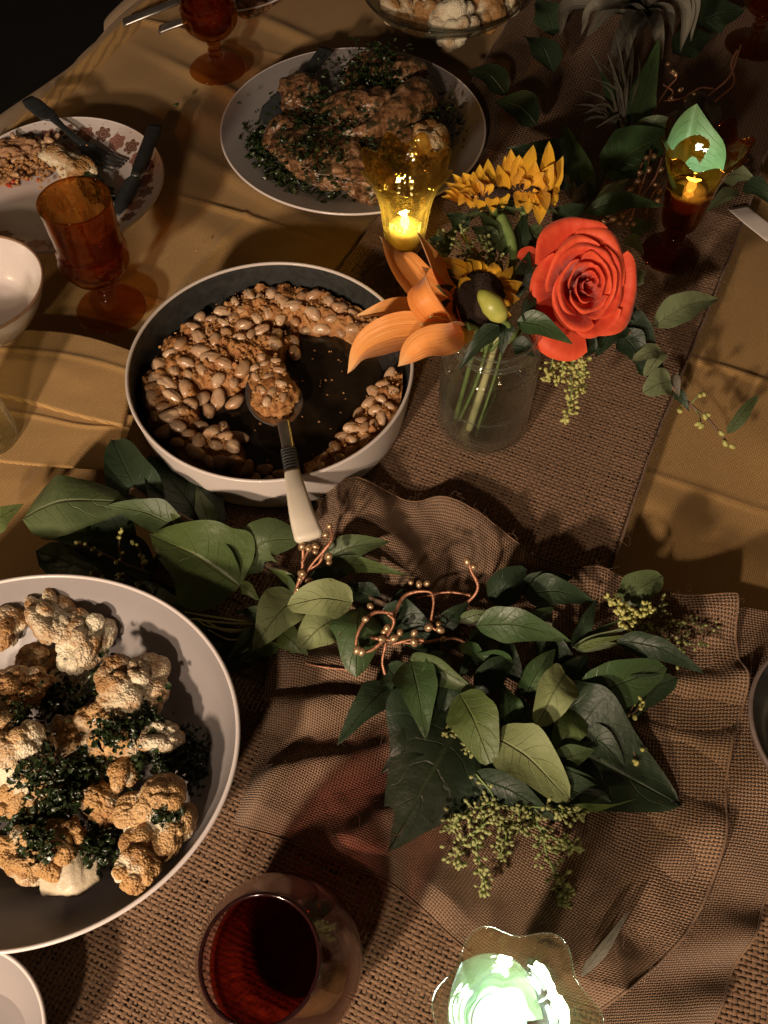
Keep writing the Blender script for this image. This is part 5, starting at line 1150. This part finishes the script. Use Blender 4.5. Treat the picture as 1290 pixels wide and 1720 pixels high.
ap2 = thing('air_plant', 'spiky thin-leaved air plant left of the tall dark leaves', 'air plant', U(1045, 215, .04))
for k, tip in enumerate([(985, 78), (1032, 50), (1002, 100), (958, 148), (944, 178), (968, 196), (1062, 48), (1072, 92), (990, 130), (975, 160), (1020, 90), (1045, 100), (960, 215), (950, 190), (1008, 140), (1030, 130), (985, 180), (1000, 215), (1055, 130), (1040, 75)]):
    b = U(1045 + random.gauss(0, 4), 212 + random.gauss(0, 4), .06); t_ = U(tip[0], tip[1], .085 + random.uniform(-.02, .03)); m = (b + t_) / 2 + np.array([random.gauss(0, .004), 0, .012])
    v, f, uv = blade([b, m, t_], random.uniform(6, 13) * mpp(1000, 150, .08), cup=.5, prof='needle', nu=5, nv=11, seed=k); obj('blade', v, f, G['grey'], ap2, uv=uv)
tg = thing('paper_tag', 'strip of white paper lying on the cloth at the right edge', 'paper', U(1262, 372, .004))
v, f = ribbon_solid(crom([U(1238, 348, .006), U(1262, 368, .012), U(1300, 398, .010)], 12), np.full(12, .011), np.full(12, .0003)); obj('paper', v, f, M['paper'], tg)

# ---- bouquet
JT = JC + np.array([0, 0, .118])
# rose
rose_c = U(982, 480, .150); RR = 101 * mpp(985, 474, .150)
rose = thing('rose', 'large open coral red rose in the jar bouquet', 'rose', rose_c)
RF = frame((.02, -.60, .62), (0, 0, 1))
def rose_petal(i, n):
    rr_ = np.random.default_rng(520 + i); ph = rr_.uniform(0, 6, 4)
    t = i / (n - 1); r = RR * (.05 + .90 * t ** 1.05) * rr_.uniform(.95, 1.05); a0 = i * 2.39996 + .3 + rr_.uniform(-.35, .35)
    hw = 1.45 - .62 * t; top = RR * (.30 - .40 * t ** 1.6) + RR * rr_.uniform(-.03, .03); curl = RR * (.015 + .17 * t ** 1.3) * rr_.uniform(.6, 1.35); nu, nv = 19, 18
    lean = .38 + .50 * t                                    # outer petals lean back and show their faces
    prof = crom([(0.02 * RR, -.72 * RR, 0), (.50 * r + .02 * RR, -.50 * RR, 0), (r * (1 - .55 * lean), -.32 * RR + .2 * top, 0), (r * (1 - .12 * lean), top * .8 - .02 * RR, 0), (r + curl * .45, top + .03 * RR, 0), (r + curl, top - curl * .5, 0)], 60)
    V = np.zeros((nv, nu, 3)); pk = rr_.uniform(-.3, .3)
    for jj, vv in enumerate(np.linspace(0, 1, nv)):
        for k, u in enumerate(np.linspace(-1, 1, nu)):
            s = vv * (1 - .24 * abs(u) ** 2.2 + (.05 * math.exp(-((u - pk) / .2) ** 2) if t > .25 else 0) - .05 - .02 * math.sin(ph[3] + u * 7)); x = max(0, s) * 59; q0 = int(min(x, 58)); w = x - q0
            pr_, pz = (prof[q0] * (1 - w) + prof[q0 + 1] * w)[:2]
            pr_ = pr_ * (1 + .10 * u * (1 - .5 * t)) + RR * .045 * vv ** 2 * t * math.sin(ph[0] + u * 3.5) + RR * .010 * vv ** 4 * math.sin(ph[1] + u * 9)
            an = a0 + u * hw * (.5 + .5 * math.sin(min(1, vv * 1.25) * PI / 2)); V[jj, k] = (pr_ * math.cos(an), pr_ * math.sin(an), pz + RR * .035 * vv ** 2 * math.sin(ph[2] + u * 5))
    uv = np.stack([np.tile(np.linspace(0, 1, nu), nv), np.repeat(np.linspace(0, 1, nv), nu)], 1)
    P = V.reshape(-1, 3) * np.array([.92, 1.10, 1.0]); return P @ RF.T + rose_c, gridf(nu, nv), uv
NR = 21
for i in range(NR):
    v, f, uv = rose_petal(i, NR); obj('petal', v, f, M['rose'], rose, uv=uv)
for (b, t, w) in [((900, 440, .14), (868, 432, .15), 34)]: leaf(rose, b, t, w, 'rose', .004, 0, prof='round', name='petal')
obj('stem', *tube([rose_c + RF @ np.array([0, 0, -.7 * RR]), (rose_c + JT) / 2 + np.array([.0, .01, -.022]), JT + np.array([.01, .0, -.01])], .0028, n=20), M['stem_green'], rose)

# lily
lily = thing('lily', 'open orange lily leaning left over the pan rim', 'lily', U(778, 552, .135))
LB = (780, 553, .140)
for mid, tip, w, nh, cup, kw in [
    ([(740, 518, .138), (690, 476, .150), (655, 430, .162)], (638, 394, .156), 70, (.75, -.45, .6), .30, {}), ([(755, 500, .140), (728, 450, .152)], (700, 390, .158), 46, (.7, -.4, .6), .5, {}),
    ([(720, 540, .128), (665, 524, .122)], (600, 530, .108), 54, (.2, -.2, 1), .35, {}), ([(720, 562, .146), (655, 570, .144), (612, 590, .132)], (584, 628, .108), 66, (.15, -.1, 1), .30, {}),
    ([(748, 530, .162), (722, 500, .176), (714, 472, .180)], (722, 450, .172), 52, (-.7, -.65, .4), .25, dict(curl=.3)), ([(748, 567, .158), (705, 580, .160)], (668, 616, .138), 44, (-.2, -.7, .6), .6, {})]:
    v, f, uv = blade([U(*LB)] + [U(*m) for m in mid] + [U(*tip)], w * mpp(700, 500, .14), nh=nh, cup=cup, prof='petal', nu=15, nv=27, wave=.045, fold=.18, seed=int(w), **kw); obj('petal', v, f, M['lily'], lily, uv=uv)
for k in range(5):
    e = U(690 + 8 * k, 520 + 12 * (k % 3), .150 + .004 * k); obj('stamen', *tube([U(*LB), (U(*LB) + e) / 2 + np.array([0, 0, .004]), e], .0008, n=12, k=5), M['stem_pale'], lily)
obj('stem', *tube([U(*LB), U(800, 556, .132), JT + np.array([-.008, -.006, -.004])], [.006, .004, .003], n=18), M['stem_green'], lily)
# lily bud
bud = thing('lily_bud', 'closed yellow-green lily bud in front of the dark sunflower centre', 'bud', U(830, 528, .155))
obj('bud_body', *tube([U(842, 537, .152), U(838, 528, .157), U(826, 512, .163), U(812, 496, .166), U(806, 487, .166)], [.0035, .0078, .0088, .0055, .0008], n=28, k=18), mat_plain('bud_skin', (.26, .30, .05), (.44, .43, .10), 70, .4), bud)
obj('stem', *tube([U(842, 537, .152), U(855, 548, .14), JT + np.array([.006, -.008, 0])], .0022, n=14), M['stem_green'], bud)

# sunflowers
M['calyx'] = mat_plain('calyx_green', (.03, .055, .015), (.07, .11, .03), 90, .6, bumpd=.001)
def sunflower(label, c, disc_axis, disc_r, tips, zc, w=23, back=False):
    C0 = U(*c); t = thing('sunflower', label, 'sunflower', C0, 'sunflowers in the jar')
    FRm = frame(disc_axis); D, Fc = ICO[4]
    P = D * np.array([1, 1, .38]) * disc_r; P *= (1 + .05 * fbm(D * 14, 3, 2))[:, None]
    obj('disc', P @ FRm.T + C0, Fc, M['sun_disc'], t)
    if back:
        Q = D * np.array([1, 1, .45]) * disc_r * .8; Q[:, 2] = np.minimum(Q[:, 2], 0) - disc_r * .05; obj('calyx', Q @ FRm.T + C0, Fc, M['calyx'], t)
    tips = [q for tp in tips for q in (tp, (tp[0] * .88 + c[0] * .12 + random.gauss(0, 5), tp[1] * .88 + c[1] * .12 + random.gauss(0, 4), tp[2] - .004, *( [tp[3] * .85] if len(tp) > 3 else [w * .85])))]
    for k, tp in enumerate(tips):
        T = U(*tp[:3]); ww = tp[3] if len(tp) > 3 else w
        d = T - C0; ds = d - FRm[:, 2] * (d @ FRm[:, 2]); B = C0 + nrm(ds) * disc_r * .85 - FRm[:, 2] * disc_r * .1
        mid = B * .5 + T * .5 + FRm[:, 2] * disc_r * random.uniform(-.05, .2)
        nh = FRm[:, 2] * .7 + np.array([0, -.5, .5]); v, f, uv = blade([B, mid, T], ww * mpp(*tp[:3]), nh=nh, cup=.4, prof='leaf', nu=7, nv=13, wave=.05, seed=k + int(c[0])); obj('petal', v, f, M['sun'], t, uv=uv)
    obj('stem', *tube([C0 - FRm[:, 2] * disc_r * .2, C0 - FRm[:, 2] * .02 + np.array([0, 0, -.012]), JT + np.array([random.gauss(0, .008), random.gauss(.004, .006), 0])], .0036, n=20), M['stem_green'], t)
    for k in range(13):
        a = k * 2 * PI / 13; d = FRm @ np.array([math.cos(a), math.sin(a), -.25]); B = C0 - FRm[:, 2] * disc_r * .3 + d * disc_r * .5
        v, f, uv = blade([B, B + d * disc_r * .5, B + d * disc_r * .95], .010, nh=FRm[:, 2], cup=.3, nu=5, nv=9, seed=k); obj('sepal', v, f, G['mid'], t, uv=uv)
    return t
sunflower('sunflower at the back left of the bouquet, seen from behind', (828, 332, .160), (-.1, .75, .65), .020, [(745, 320, .158), (747, 305, .162), (760, 292, .168), (778, 290, .172), (795, 288, .176), (806, 276, .182), (820, 266, .184), (836, 276, .182), (765, 334, .154), (790, 330, .17), (845, 290, .178), (812, 292, .184), (772, 308, .17), (858, 300, .17), (742, 330, .15), (755, 312, .172), (786, 300, .184), (800, 300, .188), (772, 322, .172), (815, 310, .186), (790, 350, .160), (808, 356, .162), (828, 358, .164), (770, 345, .158), (846, 350, .166)], 0, 27, True)
sunflower('sunflower at the back right with tall upright petals', (886, 322, .162), (.15, .7, .7), .020, [(848, 262, .186), (858, 250, .19), (872, 260, .19), (886, 256, .19), (896, 243, .194), (922, 236, .194, 30), (946, 262, .186, 30), (938, 302, .172, 30), (932, 346, .160, 30), (906, 378, .160, 30), (912, 330, .176, 28), (870, 280, .188), (900, 270, .19), (864, 290, .18), (930, 275, .19, 30), (915, 290, .188, 30), (880, 300, .186), (918, 355, .172, 30), (868, 350, .168), (884, 358, .166), (898, 350, .168)], 0, 28, True)
sunflower('lower sunflower with dark brown centre beside the lily', (806, 508, .142), (.35, -.62, .55), .023, [(742, 432, .15, 30), (762, 440, .155, 34), (784, 434, .158, 30), (806, 436, .16, 28), (830, 440, .158, 28), (862, 447, .152, 20), (878, 474, .15, 30), (874, 502, .15, 30), (772, 470, .16, 30), (754, 492, .15, 30), (770, 380, .13, 18), (782, 580, .150, 32), (748, 520, .14, 26), (860, 530, .14, 24), (760, 545, .14, 24)], 0, 28)
gb = thing('bouquet_greens', 'mixed green leaves filling the jar bouquet between the flowers', 'greens', JT)
for b, t, w, kd, ar, ro, kw in [
    ((868, 540, .138), (962, 578, .130), 46, 'green', .006, .2, {}), ((838, 548, .145), (770, 622, .118), 40, 'dark', .006, .3, {}), ((850, 545, .14), (842, 598, .122), 36, 'dark', .006, 0, {}), ((820, 550, .13), (800, 560, .125), 40, 'green', .004, .2, {}),
    ((830, 420, .14), (790, 380, .15), 42, 'mid', .006, .1, {}), ((850, 430, .14), (805, 360, .15), 50, 'mid', .006, .3, {}), ((780, 390, .135), (750, 360, .14), 40, 'dark', .006, .2, {}), ((870, 440, .135), (880, 360, .15), 44, 'dark', .004, .1, {}),
    ((740, 440, .13), (770, 378, .14), 26, 'olive', .006, .2, {}), ((880, 420, .13), (910, 380, .145), 44, 'mid', .006, .2, {}), ((870, 500, .13), (890, 420, .15), 34, 'dark', .006, .2, {}), ((880, 540, .14), (900, 480, .145), 30, 'dark', .004, .4, {}),
    ((930, 380, .12), (985, 345, .13), 44, 'dark', .004, .1, {}), ((900, 330, .13), (960, 310, .14), 36, 'dark', .004, .2, {}), ((800, 340, .13), (855, 350, .13), 40, 'dark', .004, 0, {}),
    ((860, 580, .12), (900, 600, .115), 36, 'dark', .004, .2, {}), ((1000, 590, .10), (940, 560, .11), 50, 'dark', .004, 0, {}), ((1040, 540, .10), (1000, 600, .09), 60, 'dark', .004, .2, {}), ((760, 420, .12), (720, 400, .12), 40, 'dark', .004, 0, {}), ((780, 470, .12), (730, 440, .12), 40, 'dark', .004, 0, {})]:
    leaf(gb, b, t, w, kd, ar, ro, **kw)
stem(gb, [(842, 365, .15), (858, 400, .148), (862, 440, .14), (850, 520, .125)], [.0050, .0042, .0034, .003], 'stem_green')
for k in range(4):
    x0 = 820 + 16 * (k - 1); stem(gb, [(x0 + random.gauss(0, 14), 480 + random.gauss(0, 20), .135), (x0, 540, .125), (815 + 5 * (k - 1), 590, .105)], .0014, 'stem_green')
spray('fine pale seed heads behind the lower sunflower', [[(800, 460, .14), (770, 410, .145), (740, 390, .145)], [(810, 460, .14), (790, 420, .148), (770, 375, .15)], [(815, 450, .14), (820, 420, .15), (815, 395, .15)], [(790, 470, .14), (745, 430, .145), (725, 410, .14)], [(820, 460, .14), (840, 430, .148)]], 150, .0016, 'berry_dull', spread=17)
spray('hanging yellow-green seed spray right of the jar under the rose', [[(935, 555, .115), (930, 590, .105), (925, 620, .095), (915, 640, .085)], [(950, 560, .115), (955, 610, .095), (960, 650, .08), (955, 690, .065), (948, 708, .058)], [(945, 560, .115), (975, 600, .10), (985, 630, .09)], [(940, 570, .11), (945, 620, .095), (935, 645, .085)], [(955, 600, .10), (980, 640, .085), (970, 660, .08)]], 230, .0017, 'berry_green', spread=12)

# trailing branch at the right of the bouquet
tb = thing('trailing_branch', 'leafy twig trailing from the bouquet right over the mustard cloth', 'branch', U(1100, 620) * np.array([1, 1, 0]))
stem(tb, [(1010, 545, .09), (1060, 560, .06), (1100, 600, .04), (1125, 645, .024), (1160, 680, .016), (1190, 705, .012), (1220, 742, .008)], [.0024, .0020, .0016, .0014, .0010], 'stem_brown')
for b, t, w, kd, ar, ro, kw in [((1098, 548, .055), (1207, 502, .050), 58, 'sage', .010, .15, dict(fold=.35)), ((1110, 590, .048), (1062, 606, .056), 30, 'sage', .004, .1, dict(prof='round')), ((1114, 590, .05), (1082, 634, .046), 28, 'sage', .004, .4, dict(prof='round')),
    ((1126, 640, .034), (1080, 660, .036), 50, 'sage', .004, -.1, dict(prof='round')), ((1130, 630, .030), (1140, 668, .026), 20, 'grey', .003, .4, {}), ((1132, 655, .02), (1158, 692, .014), 22, 'dark', .003, .5, {}),
    ((1222, 728, .012), (1274, 664, .022), 26, 'mid', .006, .4, dict(prof='round')), ((1050, 545, .06), (1100, 580, .05), 60, 'dark', .006, .1, {}), ((1040, 560, .06), (1090, 630, .035), 56, 'dark', .006, .2, {}), ((1030, 520, .07), (1075, 540, .06), 50, 'dark', .006, 0, {}), ((1070, 600, .04), (1120, 660, .02), 50, 'dark', .006, .1, {}), ((1060, 480, .08), (1085, 455, .09), 30, 'sage', .004, .1, {})]:
    leaf(tb, b, t, w, kd, ar, ro, **kw)
for p in [[(1160, 680, .016), (1170, 668, .022), (1182, 662, .024)], [(1165, 684, .015), (1175, 700, .014), (1178, 715, .014)], [(1150, 675, .018), (1140, 690, .016)]]: stem(tb, p, .0006, 'stem_green', 'twig', 5)
for (px, py, z) in [(1182, 662, .025), (1176, 664, .025), (1178, 716, .015), (1172, 712, .016), (1184, 700, .016), (1212, 728, .012), (1218, 745, .010), (1230, 750, .009), (1188, 697, .016), (1142, 690, .017)]:
    v, f = ball(U(px, py, z), .0028, 2, (.8, .8, 1.2), (random.gauss(0, 1), random.gauss(0, 1), .5)); obj('seed_pod', v, f, M['berry_green'], tb)
